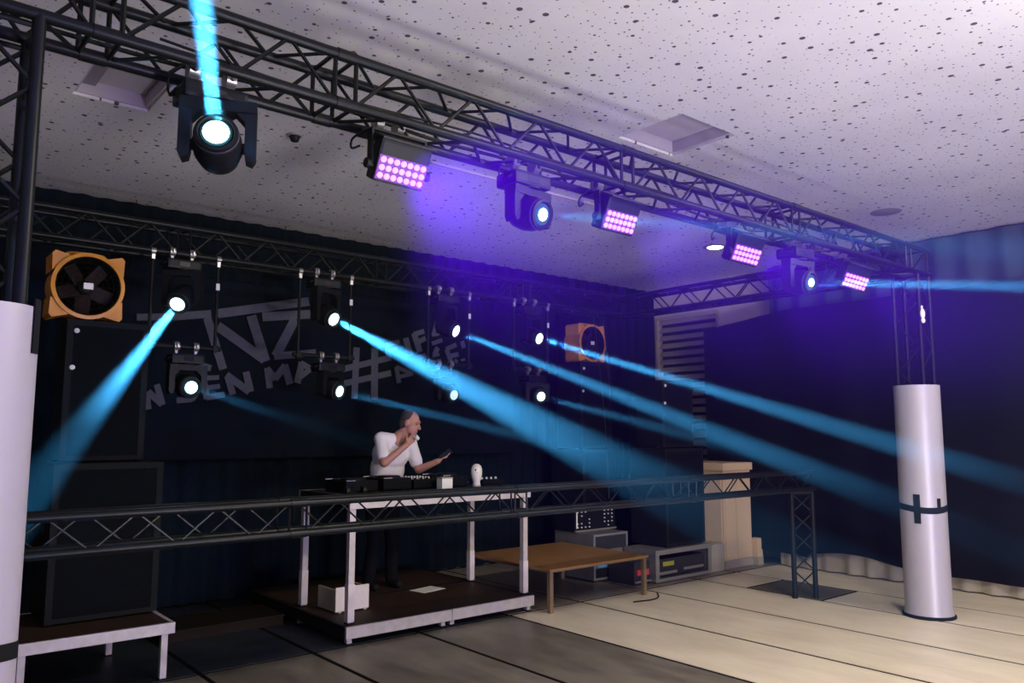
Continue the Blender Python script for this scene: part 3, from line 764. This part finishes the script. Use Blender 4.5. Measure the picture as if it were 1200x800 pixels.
# ------------------------------------------------------------------ drum fans
def fan(label, x, y, z, lab2=None):
    t = thing('drum_fan', label, 'fan', (x, y, z), group='orange drum fans')
    R = .235; cz = .262; ax = Matrix.Translation((0, 0, cz)) @ Matrix.Rotation(PI / 2, 4, 'X')   # local z -> -y
    h = obj('housing', lathe(B(), [(R + .004, -.16), (R + .012, -.12), (R, -.06), (R, .12), (R + .018, .135), (R + .02, .155), (R - .006, .16), (R - .010, .155), (R - .006, .14), (R - .004, -.16), (R + .004, -.16)], 40, ax), 'orange', t, True)
    bm = B(); nn = 40; ra = []; rb = []
    for k in range(nn):
        a = 2 * PI * k / nn; ra.append(bm.verts.new(ax @ Vector(((R - .011) * math.cos(a), (R - .011) * math.sin(a), .15)))); rb.append(bm.verts.new(ax @ Vector(((R - .009) * math.cos(a), (R - .009) * math.sin(a), -.155))))
    for k in range(nn): bm.faces.new([ra[k], rb[k], rb[(k + 1) % nn], ra[(k + 1) % nn]])
    obj('inner_duct', bm, 'trussdark', t, True)
    for sx in (-1, 1):     # stacking feet in the four corners
        for sz in (-1, 1):
            bm = B(); cxx, czz = sx * R * .78, sz * R * .80
            poly = [(sx * R * .42, cz + sz * R * .93), (sx * R * .98, cz + sz * R * 1.08), (sx * R * 1.07, cz + sz * R * .98), (sx * R * 1.05, cz + sz * R * .42), (sx * R * .74, cz + sz * R * .70)]
            if sx * sz > 0: poly = poly[::-1]
            prism(bm, poly, -.13, .12); bmesh.ops.recalc_face_normals(bm, faces=bm.faces)
            obj('corner_foot', bm, 'orange', t)
    obj('carry_bar', path(B(), curve_pts([(-.14, .0, cz + R + .01), (-.10, 0, cz + R + .035), (.10, 0, cz + R + .035), (.14, 0, cz + R + .01)], 4), .012, 8), 'orange', t, True)
    obj('motor_hub', lathe(B(), [(0, -.05), (.05, -.05), (.05, .06), (.035, .075), (0, .078)], 20, ax), 'trussdark', t, True)
    bl = None
    for k in range(5):
        mt = Matrix.Translation((0, 0, cz)) @ Matrix.Rotation(k * 2 * PI / 5 + .35, 4, 'Y')
        if bl is None:
            m2 = Matrix.Rotation(math.radians(28), 4, 'X')
            bl = obj('blade', box(B(), .045, .205, -.004, .004, -.055, .055, 0, m2), 'blade', t); bl.matrix_local = mt
        else: inst('blade', bl.data, t, mt)
    bm = B()
    for r in (.06, .10, .14, .18, .215):
        n = 36
        for k in range(n):
            a0, a1 = 2 * PI * k / n, 2 * PI * (k + 1) / n
            tube(bm, (r * math.cos(a0), -.142, cz + r * math.sin(a0)), (r * math.cos(a1), -.142, cz + r * math.sin(a1)), .0016, 4)
    for k in range(12):
        a = 2 * PI * k / 12; tube(bm, (.03 * math.cos(a), -.142, cz + .03 * math.sin(a)), (.225 * math.cos(a), -.142, cz + .225 * math.sin(a)), .0016, 4)
    g_ = obj('wire_guard', bm, 'tape', t)
    obj('rating_label', box(B(), -.033, .033, -.150, -.146, cz - .024, cz + .024), 'paper', g_)
    return t
fan('orange drum fan on top of the left loudspeaker', 1.35, 6.79, 2.567)
fan('orange drum fan on top of the right loudspeaker', 7.67, 7.62, 2.657)

# ------------------------------------------------------------------ banner with lettering (letters drawn as brush strokes on the cloth)
BY = 8.22
ban = thing('banner', 'black cloth banner with grey brush lettering behind the DJ', 'banner', (1.9, BY, 1.45))
bm = B(); Nx, Nz = 60, 8
vs_ = [[bm.verts.new((i / Nx * 5.0, .012 * math.sin(i * .55), j / Nz * 1.85)) for j in range(Nz + 1)] for i in range(Nx + 1)]
vb_ = [[bm.verts.new((i / Nx * 5.0, .012 * math.sin(i * .55) + .006, j / Nz * 1.85)) for j in range(Nz + 1)] for i in range(Nx + 1)]
for i in range(Nx):
    for j in range(Nz):
        bm.faces.new([vs_[i][j], vs_[i + 1][j], vs_[i + 1][j + 1], vs_[i][j + 1]]); bm.faces.new([vb_[i][j], vb_[i][j + 1], vb_[i + 1][j + 1], vb_[i + 1][j]])
for i in range(Nx):
    bm.faces.new([vs_[i][0], vb_[i][0], vb_[i + 1][0], vs_[i + 1][0]]); bm.faces.new([vs_[i][Nz], vs_[i + 1][Nz], vb_[i + 1][Nz], vb_[i][Nz]])
for j in range(Nz):
    bm.faces.new([vs_[0][j], vs_[0][j + 1], vb_[0][j + 1], vb_[0][j]]); bm.faces.new([vs_[Nx][j], vb_[Nx][j], vb_[Nx][j + 1], vs_[Nx][j + 1]])
obj('cloth', bm, 'banner', ban, True)
for x in (.15, 1.7, 3.3, 4.85): obj('hanging_cord', tube(B(), (x, .003, 1.84), (x, .003, 2.55), .004, 6), 'tape', ban)
LETTERS = [
    [(2.104, 2.833, 2.447, 2.87, 0.067), (2.439, 2.869, 2.817, 2.935, 0.078), (2.882, 2.942, 3.891, 3.178, 0.095)],
    [(2.778, 2.887, 2.964, 2.369, 0.086), (2.888, 2.813, 3.405, 2.494, 0.103), (3.238, 2.955, 3.414, 2.477, 0.107)],
    [(3.362, 2.954, 3.915, 3.036, 0.097), (3.736, 2.965, 3.525, 2.539, 0.104), (3.507, 2.538, 3.995, 2.608, 0.079)],
    [(2.694, 2.412, 2.84, 2.371, 0.065)],
    [(2.241, 2.115, 2.381, 1.993, 0.063), (2.319, 2.188, 2.384, 1.99, 0.06), (2.23, 2.114, 2.257, 1.944, 0.053)],
    [(2.515, 2.036, 2.67, 2.051, 0.056), (2.662, 2.047, 2.732, 2.162, 0.058)],
    [(2.764, 2.277, 2.813, 2.059, 0.067), (2.759, 2.267, 2.926, 2.284, 0.049), (2.789, 2.167, 2.938, 2.194, 0.049), (2.804, 2.072, 2.99, 2.11, 0.059)],
    [(3.008, 2.304, 3.077, 2.111, 0.067), (2.999, 2.312, 3.251, 2.146, 0.076), (3.204, 2.355, 3.263, 2.146, 0.076)],
    [(3.435, 2.409, 3.472, 2.192, 0.071), (3.43, 2.4, 3.534, 2.289, 0.074), (3.523, 2.289, 3.638, 2.446, 0.075), (3.627, 2.45, 3.7, 2.244, 0.085)],
    [(3.83, 2.491, 3.783, 2.259, 0.078), (3.817, 2.482, 3.939, 2.42, 0.066), (3.943, 2.426, 3.804, 2.318, 0.058)],
    [(4.504, 2.702, 4.491, 2.106, 0.081), (4.744, 2.711, 4.753, 2.108, 0.091), (4.323, 2.437, 4.964, 2.611, 0.07), (4.331, 2.271, 4.971, 2.426, 0.07)],
    [(4.896, 2.753, 4.949, 2.602, 0.06), (4.896, 2.756, 5.083, 2.815, 0.052), (4.925, 2.687, 5.056, 2.731, 0.042)],
    [(5.169, 2.863, 5.242, 2.647, 0.082)],
    [(5.288, 2.934, 5.379, 2.706, 0.083), (5.285, 2.917, 5.439, 2.969, 0.06), (5.341, 2.821, 5.46, 2.883, 0.061)],
    [(5.624, 3.103, 5.571, 2.922, 0.051), (5.56, 2.925, 5.667, 2.95, 0.034)],
    [(5.556, 2.822, 5.713, 2.878, 0.051)],
    [(5.045, 2.505, 5.086, 2.311, 0.061), (5.045, 2.505, 5.253, 2.438, 0.047), (5.072, 2.381, 5.283, 2.434, 0.046)],
    [(5.348, 2.634, 5.467, 2.671, 0.054), (5.463, 2.674, 5.504, 2.592, 0.06)],
    [(5.648, 2.779, 5.592, 2.682, 0.065), (5.528, 2.574, 5.703, 2.617, 0.054), (5.568, 2.664, 5.669, 2.695, 0.037)],
    [(5.779, 2.766, 5.853, 2.608, 0.066), (5.772, 2.765, 5.932, 2.835, 0.056), (5.811, 2.675, 5.967, 2.715, 0.059)],
    [(6.021, 2.887, 6.052, 2.801, 0.065)],
    [(5.91, 2.641, 5.953, 2.609, 0.043)],
    [(6.006, 2.638, 6.071, 2.655, 0.031)],
]
for strokes in LETTERS:
    bm = B()
    for q, (x0, z0, x1, z1, w) in enumerate(strokes):
        a = Vector((x0 - 1.9, z0 - 1.45)); b = Vector((x1 - 1.9, z1 - 1.45)); u = (b - a).normalized(); nn = Vector((-u.y, u.x)) * (w / 2)
        prism(bm, [a - nn, b - nn, b + nn, a + nn], -.020 - q * .0004, -.0145)
    bmesh.ops.recalc_face_normals(bm, faces=bm.faces)
    obj('letter', bm, 'letter', ban)

# ------------------------------------------------------------------ equipment racks right of the stage
t = thing('rack_case', 'wide grey open-front rack case with equipment inside', 'rack case', (7.25, 6.10, 0))
w, d, h = 1.05, .48, .37; th = .05
bm = B(); box(bm, 0, w, 0, d, h - th, h, .006); obj('top_panel', bm, 'case', t)
obj('bottom_panel', box(B(), 0, w, 0, d, .012, .05, .006), 'case', t)
for x in (0, w - th): obj('side_panel', box(B(), x, x + th, .001, d, .051, h - th - .001, .004), 'case', t)
obj('back_panel', box(B(), th, w - th, d - .02, d - .001, .051, h - th - .001), 'tape', t)
bm = B(); box(bm, .0, w, -.008, -.001, h - .055, h); box(bm, 0, .06, -.008, -.001, .012, h - .055); box(bm, w - .07, w, -.008, -.001, .012, h - .055); box(bm, .06, w - .07, -.008, -.001, .012, .045)
obj('edge_frame', bm, 'alu', t)
for x in (.02, w - .06): obj('foot', box(B(), x, x + .04, .03, .07, 0, .0115), 'tape', t)
a = thing('rack_amplifier', 'black amplifier with olive label inside the wide rack case', 'amplifier', (7.33, 6.14, .0515))
obj('body', box(B(), 0, .88, .02, .40, .012, .20, .004), 'plastic', a); obj('face_plate', box(B(), -.01, .89, .0, .0195, .012, .205, .003), 'gplastic', a)
obj('label_strip', box(B(), .10, .30, -.003, -.0005, .12, .17), 'yellow', a); obj('rail', box(B(), .02, .35, -.008, -.001, .03, .06), 'alu', a); obj('rail', box(B(), .48, .86, -.008, -.001, .045, .075), 'alu', a)
for x in (.1, .7): obj('foot', box(B(), x, x + .03, .1, .13, 0, .0115), 'tape', a)
t = thing('cardboard_box', 'plain light grey box between the rack case and the cream cabinet', 'box', (8.36, 6.16, 0))
obj('body', box(B(), 0, .30, 0, .40, 0, .325, .006), 'greybox', t)
for x in (0.003, .152): obj('lid_flap', box(B(), x, x + .145, .003, .397, .326, .332), 'greybox', t)
# flight case with a mixer on top
t = thing('flight_case', 'upright grey flight case behind the wooden table', 'flight case', (6.76, 6.60, 0))
w, d, h = .58, .66, .54
obj('body', box(B(), 0, w, .012, d, .02, h, .006), 'case', t)
bm = B()
for x in (0, w - .025): box(bm, x, x + .025, 0, .0115, .02, h)
box(bm, .025, w - .025, 0, .0115, h - .025, h); box(bm, .025, w - .025, 0, .0115, .02, .045)
obj('edge_frame', bm, 'alu', t)
obj('front_panel', box(B(), .025, w - .025, .004, .0115, .36, h - .026), 'gplastic', t)
obj('front_panel', box(B(), .025, w - .025, .004, .0115, .046, .15), 'tape', t)
obj('label_panel', box(B(), .06, .22, .002, .0112, .16, .30), 'blue', t, False); obj('label_panel', box(B(), .235, .36, .002, .0112, .16, .30), 'blue', t); obj('label_panel', box(B(), .38, .48, .002, .0112, .15, .32), 'pink', t)
for x in (.04, w - .08): obj('castor', box(B(), x, x + .04, .05, .11, 0, .0195), 'tape', t)
t = thing('mixing_desk', 'black mixing desk with white knobs on the upright flight case', 'mixer', (6.74, 6.90, .542))
bm = B(); prism(bm, [(0, 0), (.70, 0), (.70, .27), (0, .27)], 0, .33); bmesh.ops.recalc_face_normals(bm, faces=bm.faces)
mx_ = obj('body', bm, 'plastic', t)
obj('top_lip', box(B(), -.005, .705, -.02, .33, .271, .295, .004), 'case', t); obj('lower_lip', box(B(), .0, .70, -.03, -.001, .0, .02, .003), 'alu', t)
rr = random.Random(2); kn = None
for i in range(10):
    for j in range(5):
        if rr.random() < .45 or 4 <= i <= 6: continue
        mt = Matrix.Translation((.05 + i * .066, -.001, .05 + j * .045)) @ Matrix.Rotation(PI / 2, 4, 'X')
        if kn is None: kn = obj('knob', lathe(B(), [(.009, 0), (.008, .012)], 8), 'led_g', t); kn.matrix_local = mt
        else: inst('knob', kn.data, t, mt)
obj('fader_strip', box(B(), .03, .05, -.004, -.001, .04, .23), 'led_g', t)
t = thing('equipment_case', 'dark case with red packs left of the grey rack case', 'case', (6.975, 6.15, 0))
obj('body', box(B(), 0, .26, .03, .43, .0, .26, .006), 'gplastic', t); obj('front_rail', box(B(), .0, .26, .0, .0295, .03, .05, .003), 'alu', t)
obj('red_pack', box(B(), .03, .12, .005, .0295, .11, .17), 'red', t); obj('red_pack', box(B(), .135, .23, .005, .0295, .105, .17), 'red', t)

# cream cabinet against the right wall
t = thing('cream_cabinet', 'cream painted cabinet with cornice beside the right wall', 'cabinet', (8.70, 6.18, 0))
w, d, h = .60, .72, 1.33
obj('plinth', box(B(), -.01, w + .0, -.012, d, 0, .10, .004), 'plinth', t)
obj('body', box(B(), .0, w, .0, d, .101, h - .10, .004), 'cabinet', t)
obj('cornice', box(B(), -.03, w + .02, -.03, d + .01, h - .0995, h, .010), 'cabinet', t)
obj('door', box(B(), .02, w * .42, -.012, -.0005, .13, h - .13, .003), 'cabinet', t); obj('door', box(B(), w * .43, w - .02, -.012, -.0005, .13, h - .13, .003), 'cabinet', t)
obj('side_panel', box(B(), -.012, -.0005, .03, d - .03, .13, h - .13, .003), 'cabinet', t)
t = thing('side_block', 'small cream block standing against the cream cabinet', 'box', (9.303, 6.10, 0))
obj('body', box(B(), 0, .12, 0, .12, .10, .34, .004), 'cabinet', t); obj('plinth', box(B(), 0, .12, -.008, .12, 0, .0995, .003), 'plinth', t)

# ------------------------------------------------------------------ DJ equipment
TT = 1.19
def player(label, x0, x1, y0, y1, h, rz=0):
    t = thing('media_player', label, 'media player', (x0, y0, TT - .001), rz, group='players on the DJ table')
    w, d = x1 - x0, y1 - y0
    obj('body', box(B(), 0, w, 0, d, .012, h, .008), 'gear', t)
    obj('jog_wheel', lathe(B(), [(min(w, d) * .36, 0), (min(w, d) * .36, .012), (min(w, d) * .33, .018), (0, .018)], 28, Matrix.Translation((w / 2, d * .42, h))), 'plastic', t, True)
    obj('display', box(B(), w * .2, w * .8, d * .78, d * .95, h, h + .012, .003), 'screen', t)
    obj('trim_edge', box(B(), .004, w - .004, d - .004, d + .001, h - .004, h + .006), 'led_g', t)
    for k in range(3): obj('button', box(B(), .02 + k * .03, .04 + k * .03, .015, .035, h, h + .004), 'led_g', t)
    for x in (.02, w - .02):
        for y in (.02, d - .02): obj('foot', lathe(B(), [(.012, 0), (.012, .0118)], 8, Matrix.Translation((x, y, 0))), 'tape', t)
player('left black media player on the DJ table', 3.42, 3.74, 6.36, 6.76, .105)
player('second black media player in front of the man', 3.80, 4.10, 6.36, 6.74, .115)
player('right black media player beside the white figurine', 4.47, 4.77, 6.38, 6.74, .115)
t = thing('dj_mixer', 'black DJ mixer between the media players', 'mixer', (4.14, 6.38, TT - .001))
obj('body', box(B(), 0, .29, 0, .36, .01, .09, .006), 'gear', t)
kn = None
for i in range(4):
    for j in range(5):
        mt = Matrix.Translation((.045 + i * .066, .12 + j * .05, .09))
        if kn is None: kn = obj('knob', lathe(B(), [(.011, 0), (.009, .02)], 10), 'led_g', t); kn.matrix_local = mt
        else: inst('knob', kn.data, t, mt)
for i in range(4): obj('fader', box(B(), .035 + i * .066, .055 + i * .066, .04, .055, .09, .106), 'plastic', t)
for x in (.03, .26):
    for y in (.03, .33): obj('foot', lathe(B(), [(.012, 0), (.012, .0098)], 8, Matrix.Translation((x, y, 0))), 'tape', t)
t = thing('white_carton', 'small white carton on the DJ table front edge', 'carton', (4.335, 6.20, TT - .001))
obj('body', box(B(), 0, .12, 0, .09, 0, .10, .004), 'paper', t); obj('lid', box(B(), -.002, .122, -.002, .092, .1005, .112, .002), 'greybox', t)
t = thing('effects_unit', 'flat black effects unit at the right end of the DJ table', 'effects unit', (4.98, 6.40, TT - .001))
obj('body', box(B(), 0, .27, 0, .25, .008, .06, .006), 'gear', t)
for k in range(4): obj('knob', lathe(B(), [(.012, .06), (.010, .08)], 10, Matrix.Translation((.04 + k * .06, .08, 0))), 'led_g', t)
for x in (.03, .24):
    for y in (.03, .22): obj('foot', lathe(B(), [(.01, 0), (.01, .0078)], 8, Matrix.Translation((x, y, 0))), 'tape', t)
t = thing('headphones', 'black headphones lying at the left end of the DJ table', 'headphones', (3.40, 6.16, TT - .001))
obj('headband', path(B(), [(.08 * math.cos(a), .09 * math.sin(a), .02) for a in [PI * k / 12 for k in range(13)]], .008, 6), 'tape', t, True)
for s in (-1, 1): obj('ear_cup', lathe(B(), [(.035, -.018), (.04, 0), (.035, .018)], 18, Matrix.Translation((s * .08, -.005, .0385)) @ Matrix.Rotation(PI / 2, 4, 'Y')), 'plastic', t, True)
t = thing('figurine', 'small white round-topped figurine with dark eyes on the DJ table', 'figurine', (4.83, 6.32, TT - .001))
bd = obj('body', lathe(B(), [(.0, 0), (.040, 0), (.040, .02), (.034, .05), (.044, .075), (.056, .12), (.056, .17), (.044, .205), (.022, .222), (0, .225)], 24), 'figwhite', t, True)
for s in (-1, 1): obj('eye_spot', ball(B(), (-.026 + s * .017, -.043, .168), (.008, .006, .011), 1), 'tape', t, True)
obj('mouth_spot', ball(B(), (-.026, -.046, .14), (.005, .005, .008), 1), 'tape', t, True)
obj('base_band', lathe(B(), [(.041, .002), (.0415, .01), (.041, .018)], 24), 'greybox', t, True)
cable('table_cable', [(4.2, 6.24, TT + .005), (4.3, 6.12, TT + .005), (4.6, 6.10, TT + .005), (4.9, 6.18, TT + .005), (5.1, 6.3, TT + .005)], .006, 'black cable lying along the front of the DJ table')

# ------------------------------------------------------------------ the man behind the table
def capsule(bm, a, b, ra, rb, seg=14):
    a = Vector(a); b = Vector(b); tube(bm, a, b, ra, seg, rb); ball(bm, a, (ra,) * 3, 2); ball(bm, b, (rb,) * 3, 2)
def remesh(bm, name, m, parent, voxel, smooth=4):
    o = obj(name, bm, m, None)
    md = o.modifiers.new('r', 'REMESH'); md.mode = 'VOXEL'; md.voxel_size = voxel
    s = o.modifiers.new('s', 'SMOOTH'); s.iterations = smooth; s.factor = .5
    dg = bpy.context.evaluated_depsgraph_get(); ev = o.evaluated_get(dg); me = bpy.data.meshes.new_from_object(ev)
    o.modifiers.clear(); old = o.data; o.data = me; bpy.data.meshes.remove(old)
    for p in me.polygons: p.use_smooth = True
    if not me.materials: me.materials.append(M[m])
    if parent: o.parent = parent
    return o
FZ = .151
PX = Vector((4.30, 7.25, FZ))
def L(x, y, z): return Vector((x, y, z)) - PX
man = thing('person', 'man in a white T-shirt standing behind the DJ table, hand at his chin', 'person', PX)
pel = L(4.30, 7.22, 1.06); waist = L(4.31, 7.18, 1.25); chest = L(4.33, 7.12, 1.50); nb = L(4.40, 7.05, 1.68); nt = L(4.44, 7.00, 1.75)
rs = L(4.19, 7.08, 1.655); ls = L(4.54, 7.08, 1.61)
re = L(4.13, 6.91, 1.42); rw = L(4.36, 6.86, 1.60); le = L(4.57, 6.96, 1.34); lw = L(4.70, 6.80, 1.43)
hc = L(4.462, 6.965, 1.815)
fh = Vector((.62, -.72, -.30)).normalized(); rt = fh.cross(Vector((0, 0, 1))).normalized(); uh = rt.cross(fh)
HM = Matrix((rt, fh, uh)).transposed().to_4x4()     # local x right, y forward, z up
def hp(x, y, z): return hc + rt * x + fh * y + uh * z
bm = B()
ball(bm, pel, (.165, .125, .13), 3); capsule(bm, pel, waist, .14, .13, 18); ball(bm, waist, (.15, .115, .13), 3); ball(bm, chest, (.185, .125, .17), 3)
capsule(bm, rs, ls, .07, .07); capsule(bm, chest, nb, .13, .075); capsule(bm, nb, nt, .062, .058)
ball(bm, hp(0, -.012, .03), (.078, .098, .098), 3, HM); ball(bm, hp(0, .028, -.045), (.062, .066, .075), 3, HM)      # skull, jaw
ball(bm, hp(0, .082, -.10), (.026, .02, .02), 2, HM); capsule(bm, hp(0, .085, .02), hp(0, .112, -.022), .011, .017)     # chin, nose
ball(bm, hp(0, .082, .038), (.055, .02, .016), 2, HM); ball(bm, hp(0, .091, -.062), (.026, .012, .012), 2, HM)          # brow, lips
for s in (-1, 1): ball(bm, hp(s * .08, -.012, -.005), (.012, .026, .036), 2, HM)
capsule(bm, rs, re, .056, .045); capsule(bm, re, rw, .044, .029); capsule(bm, ls, le, .056, .045); capsule(bm, le, lw, .044, .029)
def hand(bm, w, d, pn, curl, side):
    """w wrist, d finger direction, pn palm normal, curl list of bend per finger, side: thumb side vector sign"""
    d = d.normalized(); s = d.cross(pn).normalized() * side; pn = pn.normalized()
    pc = w + d * .05
    for k in range(4): capsule(bm, w + s * (.012 - .008 * k) , w + d * .088 + s * (.030 - .02 * k), .015, .0125, 8)
    for k, ln in enumerate((.072, .080, .074, .058)):
        b0 = w + d * .088 + s * (.033 - .0215 * k); dd = d.copy(); p = b0
        for j, f in enumerate((.45, .32, .25)):
            dd = (dd * math.cos(curl) + pn * math.sin(curl)).normalized(); q = p + dd * ln * f
            capsule(bm, p, q, .0093 - .0009 * j, .0088 - .0009 * j, 8); p = q
    b0 = w + d * .022 + s * .026; q = b0 + (d * .6 + s * .75 + pn * .25).normalized() * .045; q2 = q + (d * .85 + s * .3 + pn * .35).normalized() * .034
    capsule(bm, w + d * .02, b0, .014, .014, 8); capsule(bm, b0, q, .0125, .0105, 8); capsule(bm, q, q2, .0105, .009, 8)
hand(bm, rw, Vector((.75, .10, .62)), Vector((.3, .85, .2)), .62, 1)
hand(bm, lw, Vector((.80, -.25, .42)), Vector((-.3, .15, .9)), .22, -1)
hipr = pel + Vector((-.09, 0, -.05)); hipl = pel + Vector((.09, 0, -.05))
kr = L(4.19, 7.17, .62); kl = L(4.40, 7.17, .62); ar = L(4.17, 7.25, .24); al = L(4.44, 7.25, .24)
for hp_, kk, aa in ((hipr, kr, ar), (hipl, kl, al)):
    capsule(bm, hp_, kk, .088, .06); capsule(bm, kk, aa, .058, .04)
    capsule(bm, aa + Vector((0, .02, -.05)), aa + Vector((0, -.14, -.058)), .035, .03)
body = remesh(bm, 'body', 'skin', man, .0075, 3)
# shirt
bm = B()
e = .016
ball(bm, waist + Vector((.0, 0, -.05)), (.185, .145, .22), 3); ball(bm, waist + Vector((.01, -.02, .10)), (.19, .14, .2), 3); capsule(bm, pel + Vector((0, 0, .03)), waist, .155, .145, 18); ball(bm, waist, (.155 + e, .12 + e, .14), 3)
ball(bm, chest, (.188 + e, .128 + e, .178), 3); capsule(bm, rs, ls, .076, .076); capsule(bm, chest, nb + Vector((0, .02, -.035)), .14, .085)
rm = rs.lerp(re, .72); lm = ls.lerp(le, .72)
capsule(bm, rs, rm, .069, .068); capsule(bm, ls, lm, .069, .068)
shirt = remesh(bm, 'shirt', 'shirt', man, .010, 3); shirt['label'] = 'white short-sleeved T-shirt'
bm = B(); ball(bm, chest + Vector((-.015, -.155, -.01)), (.009, .004, .014), 1); obj('shirt_logo', bm, 'tape', shirt)
bm = B()
ball(bm, pel, (.178, .138, .13), 3)
for hp_, kk, aa in ((hipr, kr, ar), (hipl, kl, al)): capsule(bm, hp_, kk, .102, .076); capsule(bm, kk, aa, .076, .066)
remesh(bm, 'trousers', 'trousers', man, .014, 3)
for aa in (ar, al):
    bm = B(); capsule(bm, aa + Vector((0, .03, -.045)), aa + Vector((0, -.15, -.05)), .044, .038)
    sh = remesh(bm, 'shoe', 'tape', man, .012, 2)
    for v in sh.data.vertices: v.co.z = max(v.co.z, 0.0)
bm = B()
ball(bm, hp(0, -.034, .048), (.083, .086, .088), 3, HM); ball(bm, hp(0, -.06, -.01), (.074, .058, .075), 3, HM)
remesh(bm, 'hair', 'hair', man, .009, 2)
for s in (-1, 1): obj('eye', ball(B(), hp(s * .031, .079, .012), (.011, .007, .006), 1, HM), 'tape', man)
t = thing('cup', 'small pale cup the man holds at his chin', 'cup', (4.475, 6.83, 1.655))
obj('cup_wall', lathe(B(), [(.018, 0), (.026, .05), (.027, .052), (.024, .05), (.016, .004)], 18, Matrix.Rotation(-.9, 4, 'Y')), 'paper', t, True)
obj('cup_base', lathe(B(), [(0, .0005), (.017, .0005), (.017, .004), (0, .004)], 18, Matrix.Rotation(-.9, 4, 'Y')), 'paper', t, True)
t = thing('mobile_phone', 'dark mobile phone held in the man\'s open hand', 'phone', (4.775, 6.768, 1.497))
mt = Matrix.Rotation(-.3, 4, 'Z') @ Matrix.Rotation(-.62, 4, 'Y') @ Matrix.Rotation(.8, 4, 'X')
obj('body', box(B(), -.07, .07, -.035, .035, 0, .008, .003, mt), 'tape', t); obj('screen', box(B(), -.066, .066, -.032, .032, .0082, .009, 0, mt), 'screen', t)
